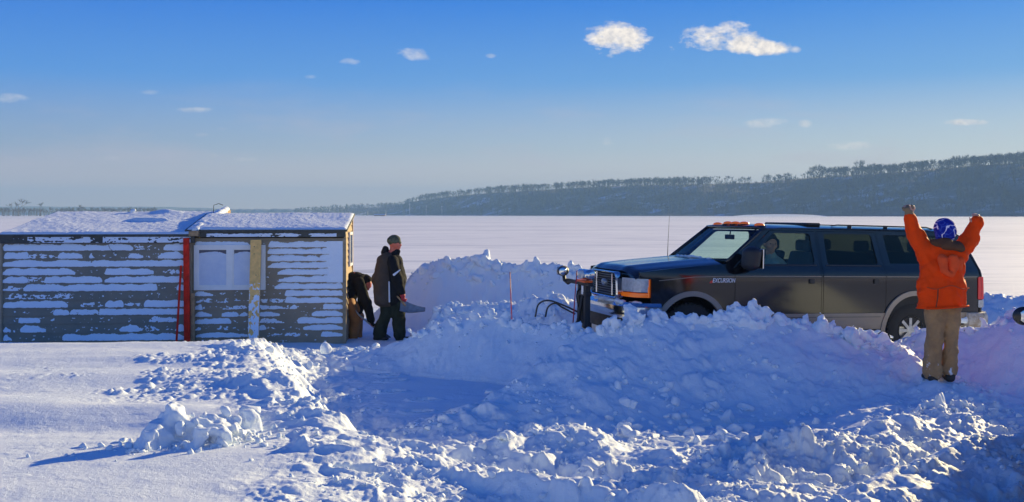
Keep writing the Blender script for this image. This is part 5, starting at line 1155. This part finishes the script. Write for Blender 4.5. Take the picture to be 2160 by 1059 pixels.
# --- standing man with a shovel, three-quarter back view, looking right
def standing_man():
    x, y, z = at(826, 718, 17.6)
    g = empty('person', (x, y, z)); tag(g, 'standing man in a brown and black parka and camouflage cap looking towards the vehicle', 'person')
    hc = (.055, .0, 1.665); hp, M = head_prims(hc, R(82)); s = 1
    legs = [((-.06, .03, .90), .09, (-.07, .0, .50), .062), ((-.07, .0, .50), .058, (-.225, .02, .09), .045), ((.07, .0, .90), .09, (.10, -.03, .50), .062), ((.10, -.03, .50), .058, (.12, .0, .09), .045)]
    sdf_obj('body', hp+legs+[((0, 0, .9), .13, (-.02, 0, 1.25), .14, (1, .8, 1)), ((-.02, 0, 1.25), .14, (-.02, 0, 1.42), .12, (1.2, .8, 1)), ((0, 0, 1.42), .06, (.03, 0, 1.6), .055), ((.05, -.17, 1.40), .055, (.13, -.20, 1.08), .045), ((.13, -.20, 1.08), .042, (.21, -.19, .80), .032), ((-.05, .17, 1.40), .055, (.02, .22, 1.08), .045), ((.02, .22, 1.08), .042, (.14, .2, .84), .032)]+hand_prims((.21, -.19, .79), (.15, 0, -1), -1, 1, 1.0, (-1, 0, 0))+hand_prims((.14, .2, .83), (.2, 0, -1), 1, 1, 1.0, (-1, 0, 0)), M_SKINR, g, .011, .02)
    eyes(M, g)
    # back panel (brown grey) and front panel (black) of the parka
    sdf_obj('parka_back', [((-.11, -.0, .70), .185, (-.125, .0, 1.05), .195, (1.0, 1.15, .75)), ((-.125, .0, 1.05), .195, (-.08, .0, 1.36), .175, (1.0, 1.15, .9))], M_OLV, g, .012, .03, [(.014, 6, 4), (.006, 16, 2)])
    sdf_obj('parka_front', [((.04, .0, .70), .17, (.06, .0, 1.05), .195, (1.0, 1.12, .75)), ((.05, .0, 1.05), .18, (.03, .0, 1.36), .15, (1.1, 1.12, .9)), ((.03, -.16, 1.36), .10, (.12, -.21, 1.08), .085), ((.12, -.21, 1.08), .085, (.20, -.20, .84), .062), ((-.03, .17, 1.38), .10, (.03, .22, 1.08), .085), ((.03, .22, 1.08), .085, (.14, .2, .86), .06)], M_BLKC, g, .012, .03, [(.012, 6, 8), (.006, 16, 2)])
    sdf_obj('collar', [((-.07, 0, 1.46), .085, (.06, 0, 1.49), .075, (1, 1.05, .9)), ((-.13, 0, 1.50), .055, (-.10, 0, 1.57), .05, (1, 1.6, 1)), ((.04, 0, 1.45), .08, (.10, 0, 1.53), .05, (1, 1.1, 1))], M_BLKC, g, .012, .03, [(.010, 12, 2)])
    sdf_obj('cap', [((.035, 0, 1.715), .105, (.045, 0, 1.73), .10, (1.1, .98, .85)), ((.12, 0, 1.70), .03, (.145, 0, 1.675), .025, (1, 2.2, .8))], M_CAMO, g, .010, .02)
    MB().add([(.045, -.305, 1.10), (.20, -.285, 1.22), (.205, -.28, 1.245), (.05, -.30, 1.16)], [(0, 1, 2, 3)]).add([(-.035, -.212, .70), (-.015, -.214, .70), (-.012, -.222, 1.02), (-.035, -.22, 1.04)], [(0, 1, 2, 3)])
    sdf_obj('stripe', [((.075, -.295, 1.145), .022, (.175, -.262, 1.225), .010, (1, .5, 1))], M_WHT, g, .007, .01); sdf_obj('piping', [((-.015, -.183, .68), .014, (-.018, -.205, 1.02), .012, (1, 1, 1))], M_WHT, g, .007, .01)
    sdf_obj('bibs', [((-.06, .03, .80), .14, (-.085, .0, .48), .112), ((-.085, .0, .48), .112, (-.225, .02, .10), .10), ((.07, .0, .80), .14, (.11, -.03, .48), .115), ((.11, -.03, .48), .115, (.13, .0, .10), .105), ((-.05, 0, .75), .14, (.05, 0, .75), .14)], M_DKG, g, .012, .025, [(.018, 7, 2), (.010, 15, 6)])
    for a, yy in ((-.25, .02), (.13, 0)): sdf_obj('boot', [((a, yy, .07), .062, (a+.02, yy, .05), .058), ((a+.03, yy, .035), .05, (a+.15, yy, .03), .042, (1, 1, .8)), ((a-.03, yy, .03), .04, (a, yy, .03), .045)], M_BOOT, g, .011, .02)
    sdf_obj('glove', [((.20, -.20, .82), .045, (.215, -.20, .78), .043)]+[(a, r*1.25, b_, r2*1.25) for a, r, b_, r2 in hand_prims((.212, -.20, .785), (.15, 0, -1), -1, 1, 1.0, (-1, 0, 0))], M_REDG, g, .008, .008)
    sdf_obj('glove', [((.13, .20, .86), .045, (.145, .20, .82), .043)]+[(a, r*1.2, b_, r2*1.2) for a, r, b_, r2 in hand_prims((.142, .20, .825), (.2, 0, -1), 1, 1, 1.0, (-1, 0, 0))], M_BLKC, g, .008, .008)
    sh = empty('snow_shovel', (x, y, z)); tag(sh, 'worn grey snow shovel held low in the red glove of the standing man', 'shovel')
    MB().tube([(-.10, -.02, .98), (.20, -.235, .69), (.27, -.285, .62)], .014, 8).build('handle', M_WOODO, sh, smooth=True)
    def bl(u, v): return (.18+.42*u, -.30+.20*(v-.5)*(1-.35*u)-.0, .60-.07*u+.19*(v-.5)*(1-.82*u**1.3)+.04*(v-.5)**2*4-.03*math.sin(math.pi*u))
    m = MB().grid(bl, 12, 8).grid(lambda u, v: (bl(u, v)[0], bl(u, v)[1]+.008, bl(u, v)[2]-.004), 12, 8); m.build('blade', M_STEEL, sh, smooth=True)
standing_man()

# --- man bent over behind the corner of the shack
def bent_man():
    x, y, z = at(752, 722, 18.05)
    g = empty('person', (x, y, z)); tag(g, 'bent over man in black jacket and knit cap digging beside the shack corner', 'person')
    hc = (.175, -.02, 1.03); hp, M = head_prims(hc, R(55), 1, R(48))
    sdf_obj('body', hp+[((-.16, 0, .82), .12, (-.02, 0, 1.10), .13, (1, 1.2, 1)), ((-.02, 0, 1.10), .13, (.06, 0, 1.10), .10, (1, 1.3, 1)), ((.06, 0, 1.10), .06, (.13, 0, 1.07), .055), ((-.14, -.09, .80), .09, (-.02, -.10, .44), .06), ((-.02, -.10, .44), .055, (-.05, -.10, .08), .042), ((-.14, .09, .80), .09, (.02, .10, .44), .06), ((.02, .10, .44), .055, (.0, .10, .08), .042),
            ((.08, -.17, 1.02), .055, (.20, -.16, .70), .045), ((.20, -.16, .70), .04, (.28, -.12, .40), .03), ((.06, .16, 1.0), .055, (.08, .16, .72), .045), ((.08, .16, .72), .04, (.04, .08, .50), .03)]+hand_prims((.28, -.12, .39), (.1, .1, -1), 1, 1, 1, (-1, 0, 0))+hand_prims((.04, .08, .49), (.1, -.3, -.9), -1, 1, 1, (-1, 0, 0)), M_SKINR, g, .011, .02)
    eyes(M, g)
    sdf_obj('jacket', [((-.18, 0, .78), .165, (-.05, 0, 1.05), .18, (1, 1.15, 1)), ((-.05, 0, 1.05), .18, (.05, 0, 1.09), .14, (1, 1.2, 1)), ((.07, -.17, 1.05), .10, (.20, -.17, .72), .082), ((.20, -.17, .72), .082, (.275, -.13, .42), .062), ((.05, .16, 1.03), .10, (.08, .16, .72), .08), ((.08, .16, .72), .08, (.04, .09, .52), .06), ((.08, 0, 1.13), .085, (.02, 0, 1.16), .09, (1, 1.3, 1))], M_BLKC, g, .012, .03, [(.014, 6, 5), (.007, 15, 2)])
    sdf_obj('trousers', [((-.13, -.09, .72), .12, (-.01, -.10, .44), .09), ((-.01, -.10, .44), .09, (-.04, -.10, .08), .085), ((-.13, .09, .72), .12, (.02, .10, .44), .09), ((.02, .10, .44), .09, (.0, .10, .08), .085)], mat('orange_brown_bibs', (.42, .17, .05), .8, bump=.005, bscale=12, vary=.3), g, .012, .02, [(.014, 7, 2)])
    sdf_obj('knit_cap', [((.170, -.01, 1.085), .108, (.155, .01, 1.10), .10, (1, 1, 1))], M_BLKC, g, .010, .02, [(.004, 30, 2)])
    for yy in (-.10, .10): sdf_obj('boot', [((-.04, yy, .07), .062, (-.02, yy, .05), .058), ((0, yy, .035), .05, (.12, yy, .03), .042, (1, 1, .8))], M_BOOT, g, .011, .02)
    for q in (((.275, -.13, .44), .045, (.285, -.12, .40), .043, (.283, -.12, .40), 1), ((.05, .09, .53), .045, (.045, .08, .50), .043, (.04, .08, .49), -1)):
        sdf_obj('glove', [q[:4]]+[(a, r*1.25, b_, r2*1.25) for a, r, b_, r2 in hand_prims(q[4], (.1, .0, -1), q[5], 1, 1.0, (-1, 0, 0))], M_BLKC, g, .008, .008)
    sh = empty('snow_shovel', (x, y, z)); tag(sh, 'snow shovel gripped by the bent over man beside the shack', 'shovel')
    MB().tube([(-.03, -.16, .62), (.06, -.15, .50), (.30, -.14, .30), (.42, -.13, .20)], .015, 8).build('handle', M_STEEL, sh, smooth=True)
    MB().grid(lambda u, v: (.40+.20*u, -.13+.26*(v-.5), .20-.14*u+.04*(2*v-1)**2), 6, 8).grid(lambda u, v: (.405+.20*u, -.13+.26*(v-.5), .192-.14*u+.04*(2*v-1)**2), 6, 8).build('blade', M_BLKPL, sh, smooth=True)
bent_man()

# --- driver behind the wheel
def driver():
    g = empty('person', (CAR_X, CAR_Y, CAR_Z-.13), (0, R(1.15), R(16))); tag(g, 'laughing driver in a pale jacket looking out of the front side window', 'person')
    hc = (2.42, -.50, 1.735); yaw = R(-8); hp, M = head_prims(hc, yaw, 1.12)
    sdf_obj('body', hp+[((2.47, -.46, 1.0), .15, (2.52, -.46, 1.35), .15, (1, 1.2, 1)), ((2.46, -.48, 1.45), .065, (2.42, -.49, 1.62), .06), ((2.45, -.64, 1.42), .06, (2.30, -.66, 1.18), .05), ((2.30, -.66, 1.18), .045, (2.08, -.55, 1.32), .035), ((2.47, -.28, 1.42), .06, (2.30, -.22, 1.18), .05), ((2.30, -.22, 1.18), .045, (2.10, -.30, 1.34), .035), ((2.45, -.52, .98), .09, (2.05, -.52, 1.0), .07), ((2.05, -.52, 1.0), .06, (1.90, -.52, .60), .05)]
            +hand_prims((2.08, -.55, 1.32), (-.6, 0, .6), 1, 1, 1.2, (0, 0, 1))+hand_prims((2.10, -.30, 1.34), (-.6, 0, .6), -1, 1, 1.2, (0, 0, 1)), M_SKIN, g, .010, .016)
    eyes(M, g, s=1.12)
    MB().sphere(M @ Vector((0, -.093, -.068)), (.030, .012, .016), 8).build('mouth', M_LIP, g, smooth=True); MB().sphere(M @ Vector((0, -.099, -.061)), (.026, .009, .007), 8).build('teeth', M_TEETH, g, smooth=True)
    sdf_obj('hair', [((2.42, -.485, 1.785), .108, (2.425, -.465, 1.77), .108, (.95, 1, 1))], M_HAIR, g, .010, .01)
    sdf_obj('jacket', [((2.48, -.46, 1.05), .19, (2.50, -.47, 1.38), .185, (1.05, 1.1, 1)), ((2.44, -.62, 1.42), .10, (2.30, -.67, 1.18), .085), ((2.30, -.67, 1.18), .08, (2.12, -.57, 1.30), .055), ((2.50, -.30, 1.42), .10, (2.32, -.22, 1.18), .085), ((2.32, -.22, 1.18), .08, (2.13, -.29, 1.32), .055), ((2.46, -.49, 1.52), .085, (2.44, -.49, 1.56), .08)], mat('pale_green_jacket', (.45, .50, .40), .85, bump=.005, bscale=10, vary=.2), g, .012, .03, [(.012, 7, 2)])
driver()
# ------------------------------------------------------------------ second vehicle, only its mirror reaches into the frame
def second_car():
    x, y, z = at(2163, 668, 7.0)
    yaw = -math.atan2(x+.15, 7.2); g = empty('parked_car', (x+.10, y, .55), (0, 0, yaw)); tag(g, 'parked car whose black oval door mirror shows at the right edge', 'car')
    # local: +y forward, +x away from the frame, origin at the mirror's foot on the near side
    H = .55
    def sec(v):
        yy = -2.6+4.4*v
        return yy
    prof = [(-2.6, .45, .85), (-2.5, .35, 1.02), (-1.9, .3, 1.08), (-.9, .3, 1.1), (.35, .3, 1.05), (1.5, .32, .98), (1.75, .4, .8), (1.8, .45, .7)]
    V = []; F = []
    for (yy, zb, zt) in prof:
        for (u, w) in ((.06, 0), (0, .35), (.0, .7), (.05, .95), (.15, 1), (.85, 1), (.95, .95), (1, .7), (1, .35), (.94, 0)): V.append((.14+1.75*u, yy, zb-.2+(zt-zb+.2)*w))
    for i in range(len(prof)-1):
        for k in range(9): F.append((i*10+k, i*10+k+1, (i+1)*10+k+1, (i+1)*10+k))
        F.append((i*10+9, i*10, (i+1)*10, (i+1)*10+9))
    F += [tuple(range(10)), tuple(range(79, 69, -1))]
    MB().add(V, F).build('body', mat('dark_grey_paint', (.06, .065, .075), .3, coat=.5), g, autosmooth=35)
    cab = [(-2.3, 1.06, 1.09), (-1.9, 1.07, 1.48), (-1.2, 1.08, 1.53), (-.5, 1.08, 1.50), (.45, 1.04, 1.07)]; V = []; F = []
    for yy, zb, zt in cab:
        k = (zt-zb)/.45*.14
        for (u, zz) in ((0, zb), (1, zb)): V.append((.19+1.65*u, yy, zz))
        for (u, zz) in ((1, zt), (0, zt)): V.append((.19+k+(1.65-2*k)*u, yy, zz))
    for i in range(4):
        for k in range(4): F.append((i*4+k, i*4+(k+1) % 4, (i+1)*4+(k+1) % 4, (i+1)*4+k))
    MB().add(V, F+[(0, 1, 2, 3), (19, 18, 17, 16)]).build('cabin_glass', mat('dark_car_glass', (.02, .025, .03), .08, coat=.5), g, autosmooth=30)
    MB().rbox((.34, -1.95, 1.50), (1.69, -.45, 1.545), .02, 2).build('roof', mat('dark_grey_roof', (.06, .065, .075), .3, coat=.5), g)
    for yy in (-1.85, 1.0):
        for xx in (.26, 1.77): MB().lathe([(.0, -.1), (.2, -.11), (.31, -.10), (.33, 0), (.31, .1), (.2, .11), (0, .1)], 'X', (xx, yy, .13), 28).build('wheel', M_RUB, g, autosmooth=35)
    zc = z-.55
    mr = mesh_obj('side_mirror', *sdf_mesh([((-.10, 0, zc), .070, (.03, 0, zc+.005), .078, (1, .55, .92))], .006, .01), mat('mirror_black', (.015, .015, .02), .25), g)
    MB().lathe([(0, 0), (.05, .001), (.062, .006)], 'Y', (0, 0, 0), 28, Matrix.Translation((-.035, -.040, zc)) @ Matrix.Diagonal((1.5, 1, .92, 1))).build('mirror_glass', M_CHROME, mr, smooth=True)
    MB().tube([(.05, 0, zc-.02), (.16, .02, zc-.12), (.20, .03, 1.02)], .022, 8).build('mirror_arm', M_BLKPL, mr, smooth=True)
second_car()

# ------------------------------------------------------------------ far shore
def bare_tree(seed, H=11.0, levels=4, conif=False):
    """triangle strips for limbs and twigs; returns V, F (tris)"""
    rng = np.random.RandomState(seed); V = []; F = []
    def limb(a, b, r0, r1):
        a = np.array(a); b = np.array(b); d = b-a; n1 = np.cross(d, [0.3, 1, .2]); n1 /= np.linalg.norm(n1)+1e-9; n2 = np.cross(d, n1); n2 /= np.linalg.norm(n2)+1e-9; n = len(V)
        for p, r in ((a, r0), (b, r1)):
            for k in range(3): an = 2*math.pi*k/3; V.append(p+(n1*math.cos(an)+n2*math.sin(an))*r)
        for k in range(3): q = (k+1) % 3; F.append((n+k, n+q, n+3+q)); F.append((n+k, n+3+q, n+3+k))
    def tw(a, b, r):
        a = np.array(a); b = np.array(b); d = b-a; s = rng.normal(size=3); s = np.cross(d, s); s /= np.linalg.norm(s)+1e-9; n = len(V); V.extend([a-s*r, a+s*r, b]); F.append((n, n+1, n+2))
    if conif:
        limb((0, 0, 0), (0, 0, H), .16, .03)
        for i in range(150):
            t = rng.rand()**.8; z = H*(.12+.86*t); r = (1-t)*H*.20+.25; an = rng.rand()*6.28; e = np.array([math.cos(an)*r, math.sin(an)*r, z-.25*r]); tw((0, 0, z), e, .42)
        return np.array(V), np.array(F)
    def grow(p, d, L, r, lv):
        q = p+d*L; limb(p, q, r, r*.62)
        if lv == 0:
            for _ in range(8):
                u = d+rng.normal(size=3)*.65; u[2] = abs(u[2])*.8+.1; u /= np.linalg.norm(u); tw(p+d*L*rng.uniform(.3, 1), q+u*L*rng.uniform(.5, 1.2), .085)
            return
        for k in range(rng.randint(2, 4)):
            u = d+rng.normal(size=3)*.42; u[2] += .12; u /= np.linalg.norm(u); grow(q if k < 2 else p+d*L*.7, u, L*rng.uniform(.62, .82), r*.58, lv-1)
    grow(np.array([0, 0, 0.]), np.array([rng.normal()*.05, rng.normal()*.05, 1.]), H*.30, H*.020, levels-1)
    V = np.array(V); V *= H/max(V[:, 2].max(), 1); return V, np.array(F)
M_BARK = mat('winter_bark', (.085, .062, .048), .9); M_TWIG = mat('bare_twigs', (.11, .078, .060), .9); M_NEEDLE = mat('dark_needles', (.025, .035, .022), .9)
M_WOODS = mat('bare_woods', (.15, .115, .105), .95, vary=.45, vscale=.02)
CR = [(300, 449.5), (560, 448), (640, 446), (700, 441), (760, 439), (800, 437), (840, 432), (870, 425), (950, 414), (1050, 405), (1150, 400), (1250, 394), (1330, 391), (1400, 389), (1500, 388), (1600, 384), (1700, 375), (1800, 368), (1900, 362), (2000, 353), (2100, 346), (2160, 341), (2400, 328), (2800, 318), (3400, 315)]
DS = [(300, 2300), (560, 2300), (800, 1900), (1100, 1500), (1400, 1300), (1800, 1080), (2160, 950), (2800, 850), (3400, 800)]
def shore(px): return np.interp(px, *zip(*DS))
def crestz(px): d = shore(px)+240; return EYE+(HZ-(np.interp(px, *zip(*CR))))/FPX*d
def hill_z(px, v):
    """v 0 at the shore, 1 at the crest, beyond 1 the plateau"""
    c = crestz(px); s = np.clip(v, 0, 1); pr = .035*sstep(0, .06, s)+.12*sstep(.0, .3, s)+.845*(sstep(.05, 1.05, s))
    und = fbm(px/60.0, v*3, 4, 300)*.09*sstep(.1, .4, s)*sstep(1.0, .8, s)
    return c*(pr+und)/(1.0)+np.clip(v-1, 0, 1)*(-6)-.03
def hill_xy(px, v): d = shore(px)+240*v; return (px-1080)/FPX*d, d
def make_hill():
    px = np.linspace(300, 3400, 500); v = np.concatenate([np.linspace(0, 1, 50), [1.3, 1.8, 2.6]]); P, Vv = np.meshgrid(px, v, indexing='ij'); X, Y = hill_xy(P, Vv); Z = hill_z(P, Vv)
    n, m = P.shape; I = (np.arange(n-1)[:, None]*m+np.arange(m-1)[None, :]).ravel(); mm = bpy.data.materials.new('wooded_hillside_snow'); mm.use_nodes = True; t = NT(mm.node_tree); b = t.n['Principled BSDF']; tc = t.new('ShaderNodeTexCoord').outputs['Object']
    nz = t.noise(tc, .018, 6, .65); t.put(b.inputs['Base Color'], t.ramp(nz, [(.42, (.11, .085, .07)), (.56, (.22, .20, .19)), (.66, (.66, .70, .76))])); b.inputs['Roughness'].default_value = .9
    tag(mesh_obj('hillside', np.stack([X.ravel(), Y.ravel(), Z.ravel()], 1), np.stack([I, I+m, I+m+1, I+1], 1), mm), kind='structure')
make_hill()
def plant(name, pts, T, mt, seed, smin=.8, smax_=1.25):
    rng = np.random.RandomState(seed); VV = []; FF = []; n = 0
    for p in pts:
        V, F = T[rng.randint(len(T))]; a = rng.rand()*6.28; s = rng.uniform(smin, smax_); c, q = math.cos(a)*s, math.sin(a)*s
        VV.append(np.stack([V[:, 0]*c-V[:, 1]*q+p[0], V[:, 0]*q+V[:, 1]*c+p[1], V[:, 2]*s+p[2]], 1)); FF.append(F+n); n += len(V)
    return mesh_obj(name, np.concatenate(VV), np.concatenate(FF), mt, smooth=False)
def woods():
    rng = np.random.RandomState(40); T = [bare_tree(s, 12, 3) for s in range(6)]; pts = []
    for i in range(6500):
        px = rng.uniform(620, 2350) if i % 5 else rng.uniform(2350, 3300); v = rng.rand()**.85
        if fbm(np.array(px/45.), np.array(v*5.), 3, 310) < -.18: continue
        if 1550 < px < 1740 and v > .90: continue
        if px < 860 and v > .8: continue
        x, y = hill_xy(px, v); pts.append((x, y, float(hill_z(np.array(px), np.array(v)))-.5))
    for i in range(2000):
        px = rng.uniform(880, 2350)
        if 1500 < px < 1730 or fbm(np.array(px/30.), np.array(.7), 3, 315) < -.15: continue
        v = rng.uniform(.96, 1.05); x, y = hill_xy(px, v); pts.append((x, y, float(hill_z(np.array(px), np.array(v)))-2.5*rng.rand()-.5))
    tag(plant('woodland', pts, T, M_WOODS, 41, .75, 1.25), 'hazy wood of bare trees covering the far bluff', 'wood', kind='stuff')
    # ground-hugging tree line on the low left shore
    pts = [(x, y, 0) for x, y in [((px-1080)/FPX*d, d) for px, d in zip(rng.uniform(-500, 330, 800), rng.uniform(1150, 1350, 800))] if rng.rand() < .9]
    tag(plant('woodland', pts, T, M_WOODS, 42, .6, 1.0), 'low dark thicket along the left shore of the lake', 'thicket', kind='stuff')
woods()
def skyline_trees():
    rng = np.random.RandomState(50)
    prot = []
    def proto(seed, H, con):
        V, F = bare_tree(seed, H, 4, con); g = empty('pine_tree' if con else 'bare_tree')
        if con: k = 6
        zc = V[F].mean(1)[:, 2]; th = H*.30; lo = np.arange(len(F)) < 6
        mesh_obj('trunk', V, F[lo], M_BARK, g, False); mesh_obj('crown', V, F[~lo], M_NEEDLE if con else M_TWIG, g, False)
        for c in children(g): 
            bm = bmesh.new(); bm.from_mesh(c.data); bmesh.ops.delete(bm, geom=[v for v in bm.verts if not v.link_faces], context='VERTS'); bm.to_mesh(c.data); bm.free()
        return g
    B = [proto(100+i, 14, False) for i in range(5)]; C = [proto(200+i, 12, True) for i in range(2)]; used = set()
    def put(px, py_top, hpx, con, lab, cat, grp, v=1.0, d=None):
        src = (C if con else B)[rng.randint(2 if con else 5)]
        if src.name in used: o = copy_tree(src)
        else: used.add(src.name); o = src
        if d is None: x, y = hill_xy(px, v); z = float(hill_z(np.array(px), np.array(v)))-.6
        else: x, y, z = (px-1080)/FPX*d, d, 0
        h = hpx/FPX*y*(1+.55*float(fbm(np.array(px/22.), np.array(2.2), 3, 320)))*1.15; s = h/(12 if con else 14)
        if d is None: z -= h*.20
        o.location = (x, y, z); o.rotation_euler = (0, 0, rng.rand()*6.28); o.scale = (s*(1.15 if not con else 1),)*2+(s,)
        tag(o, lab, cat, grp)
    for px in np.concatenate([rng.uniform(870, 1150, 26), rng.uniform(1150, 1260, 22)]): put(px, 0, rng.uniform(8, 17), False, 'bare tree on the skyline of the lower left part of the bluff', 'tree', 'skyline trees on the low bluff', rng.uniform(.93, 1.02))
    for px in rng.uniform(1258, 1500, 44): put(px, 0, rng.uniform(10, 20), rng.rand() < .45, 'tree of the dark dense row on the middle of the bluff skyline', 'tree', 'dense skyline row', rng.uniform(.95, 1.03))
    for px in rng.uniform(1608, 1720, 22): put(px, 0, rng.uniform(8, 13), True, 'small dark evergreen on the bluff edge beside the open snow field', 'tree', 'evergreens by the open field', rng.uniform(1.0, 1.06))
    for px in rng.uniform(1720, 2170, 95): put(px, 0, rng.uniform(14, 30), False, 'tall bare tree on the skyline of the high right part of the bluff', 'tree', 'skyline trees on the high bluff', rng.uniform(.9, 1.03))
    for px in rng.uniform(1510, 1600, 5): put(px, 0, rng.uniform(8, 14), False, 'lone thin bare tree at the edge of the open snow field', 'tree', 'lone trees by the open field', 1.0)
    for px in [870, 885, 900, 905, 915, 1010, 1003, 1095]: put(px, 0, rng.uniform(9, 13), px % 2 == 0, 'rounded tree on the low shoulder of the bluff', 'tree', 'trees on the bluff shoulder', 1.0)
    for px, h in ((38, 26), (30, 20), (84, 22), (166, 20), (150, 16), (120, 14), (8, 15)): put(px, 0, h*1.12, False, 'bare tree standing above the thicket on the left shore', 'tree', 'trees on the left shore', d=1180)
skyline_trees()
def far_hills():
    px = np.linspace(-900, 900, 300); top = 436+1.6*fbm(px/130., px*0, 3, 400)*2+sstep(330, 560, px)*7+sstep(560, 800, px)*6; D = 4000
    V = []; 
    for p, t in zip(px, top): X = (p-1080)/FPX; V += [(X*(D-1200), D-1200, -.1), (X*(D-500), D-500, (EYE+(HZ-t)/FPX*D)*.7), (X*D, D, EYE+(HZ-t)/FPX*D), (X*(D+900), D+900, -.1)]
    F = [(i*4+k, i*4+4+k, i*4+5+k, i*4+1+k) for i in range(len(px)-1) for k in range(3)]
    tag(mesh_obj('distant_hills', V, F, mat('distant_woods', (.10, .075, .06), .95, vary=.3, vscale=.004)), kind='structure')
    # strip of mainland behind the bridge
    V = []; px = np.linspace(-200, 900, 240); D = 2700
    for p in px:
        t = 441+1.2*float(fbm(np.array(p/16.), np.array(.3), 4, 410))*2+4*float(sstep(430, 330, np.array(p))); X = (p-1080)/FPX; V += [(X*(D-60), D-60, -.1), (X*(D-30), D-30, EYE+(HZ-t-3)/FPX*D), (X*D, D, EYE+(HZ-t)/FPX*D), (X*(D+300), D+300, -.1)]
    F = [(i*4+k, i*4+4+k, i*4+5+k, i*4+1+k) for i in range(len(px)-1) for k in range(3)]
    tag(mesh_obj('far_shore', V, F, mat('far_shore_scrub', (.10, .08, .07), .95, col2=(.35, .36, .40), vscale=.03)), kind='structure')
    m = mesh_obj("snowy_shoreline", *_strip(1545, 1745, 1075, 2.2), M_SNOW); tag(m, kind='structure')
def _strip(p0, p1, d, h):
    px = np.linspace(p0, p1, 60); V = []
    for p in px: X = (p-1080)/FPX; a = math.sin(math.pi*(p-p0)/(p1-p0))**.6; V += [(X*(d-18), d-18, -.05), (X*d, d, h*a), (X*(d+25), d+25, h*a), (X*(d+60), d+60, -.1)]
    return V, [(i*4+k, i*4+4+k, i*4+5+k, i*4+1+k) for i in range(59) for k in range(3)]
far_hills()
def bridge():
    D = 1750; x0, x1 = (735-1080)/FPX*D, (852-1080)/FPX*D; g = empty('truss_bridge', (x0, D, 0)); tag(g, 'long steel truss bridge low on the far shore at the foot of the bluff', 'bridge')
    M_BR = mat('bridge_steel', (.20, .24, .30), .6); L = x1-x0; n = 3; w = L/n; zb, zt = 7.5, 17.5
    for k in range(n):
        m = MB(); a = k*w; m.box((a, 0, zb), (a+w-.5, 1.0, zb+.9)).box((a+w*.12, 0, zt), (a+w*.88, .8, zt+.7)); N = 6
        for i in range(N):
            p = a+w*.12+w*.76*i/N; q = a+w*.12+w*.76*(i+1)/N; mid = (p+q)/2
            m.tube([(p, .4, zt), (mid, .4, zb+.5)], .35, 4).tube([(mid, .4, zb+.5), (q, .4, zt)], .35, 4)
        m.tube([(a+.3, .4, zb+.5), (a+w*.12, .4, zt)], .45, 4).tube([(a+w-.8, .4, zb+.5), (a+w*.88, .4, zt)], .45, 4); m.build('truss_span', M_BR, g)
    for k in range(n+1): MB().box((k*w-1.2, -.5, -.1), (k*w+1.2, 2.5, zb)).build('pier', mat('bridge_pier_stone', (.18, .18, .19), .8), g)
bridge()
M_GREYP = mat('pale_grey_pole', (.42, .45, .52), .6)
def poles():
    for px, top, bot, d, lab, w in ((864, 430, 452, 1700, 'tall pale silo pole at the bluff foot nearest the bridge', .6), (899, 434, 450, 1650, 'middle pale lamp mast at the foot of the bluff', .35), (932, 435, 449, 1600, 'right hand pale mast at the foot of the bluff', .35), (661, 437, 453, 2200, 'thin white mast on the far shore above the smaller roof', .4), (630, 438, 452, 2200, 'faint pale mast on the far shore left of the thin white mast', .35)):
        x = (px-1080)/FPX*d; H = EYE+(HZ-top)/FPX*d; g = empty('mast', (x, d, -.1)); tag(g, lab, 'mast')
        MB().tube([(0, 0, 0), (0, 0, H)], [w, w*.6], 8).build('pole', M_GREYP, g, smooth=True); MB().rbox((-w*1.6, -w, H-1.0), (w*1.6, w, H+.2), .1, 1).build('lamp_head', M_WHITEF, g)
    d = 2500; x = (731-1080)/FPX*d; g = empty('church_spire', (x, d, 0)); tag(g, 'thin dark spire rising over the far shore trees left of the bridge', 'spire'); m = MB().box((-3, -3, 0), (3, 3, 18)); m.build('tower', mat('spire_stone', (.15, .14, .15), .8), g)
    MB().add([(-3, -3, 18), (3, -3, 18), (3, 3, 18), (-3, 3, 18), (0, 0, 29)], [(0, 1, 4), (1, 2, 4), (2, 3, 4), (3, 0, 4)]).build('spire_roof', M_DARK, g)
    d = 1250; x0, x1 = (789-1080)/FPX*d, (812-1080)/FPX*d; g = empty('boathouse', (x0, d, 0)); tag(g, 'tiny brown boathouse with a snowy roof on the ice before the bridge', 'boathouse')
    MB().box((0, 0, -.1), (x1-x0, 5, 1.3)).build('wall', mat('boathouse_brown', (.35, .18, .12), .8), g); MB().add([(-.4, -.4, 1.3), (x1-x0+.4, -.4, 1.3), (x1-x0+.4, 5.4, 1.3), (-.4, 5.4, 1.3), (-.4, 2.5, 2.3), (x1-x0+.4, 2.5, 2.3)], [(0, 1, 5, 4), (2, 3, 4, 5), (0, 4, 3), (1, 2, 5), (0, 3, 2, 1)]).build('roof', M_SNOW, g)
poles()
# ------------------------------------------------------------------ winter air
hz = MB().box((-3200, -60, -1.5), (2600, 5200, 130)).build('haze', mat('unused_haze', (1, 1, 1)), None)
hm = bpy.data.materials.new('winter_haze'); hm.use_nodes = True; t = NT(hm.node_tree); t.n.clear(); o_ = t.new('ShaderNodeOutputMaterial'); pv = t.new('ShaderNodeVolumePrincipled')
pv.inputs['Color'].default_value = (.34, .60, 1.0, 1); pv.inputs['Density'].default_value = HAZE_D if 'HAZE_D' in globals() else .00035; pv.inputs['Anisotropy'].default_value = 0.0
t.l.new(pv.outputs[0], o_.inputs['Volume']); hz.data.materials.clear(); hz.data.materials.append(hm); tag(hz, kind='stuff')
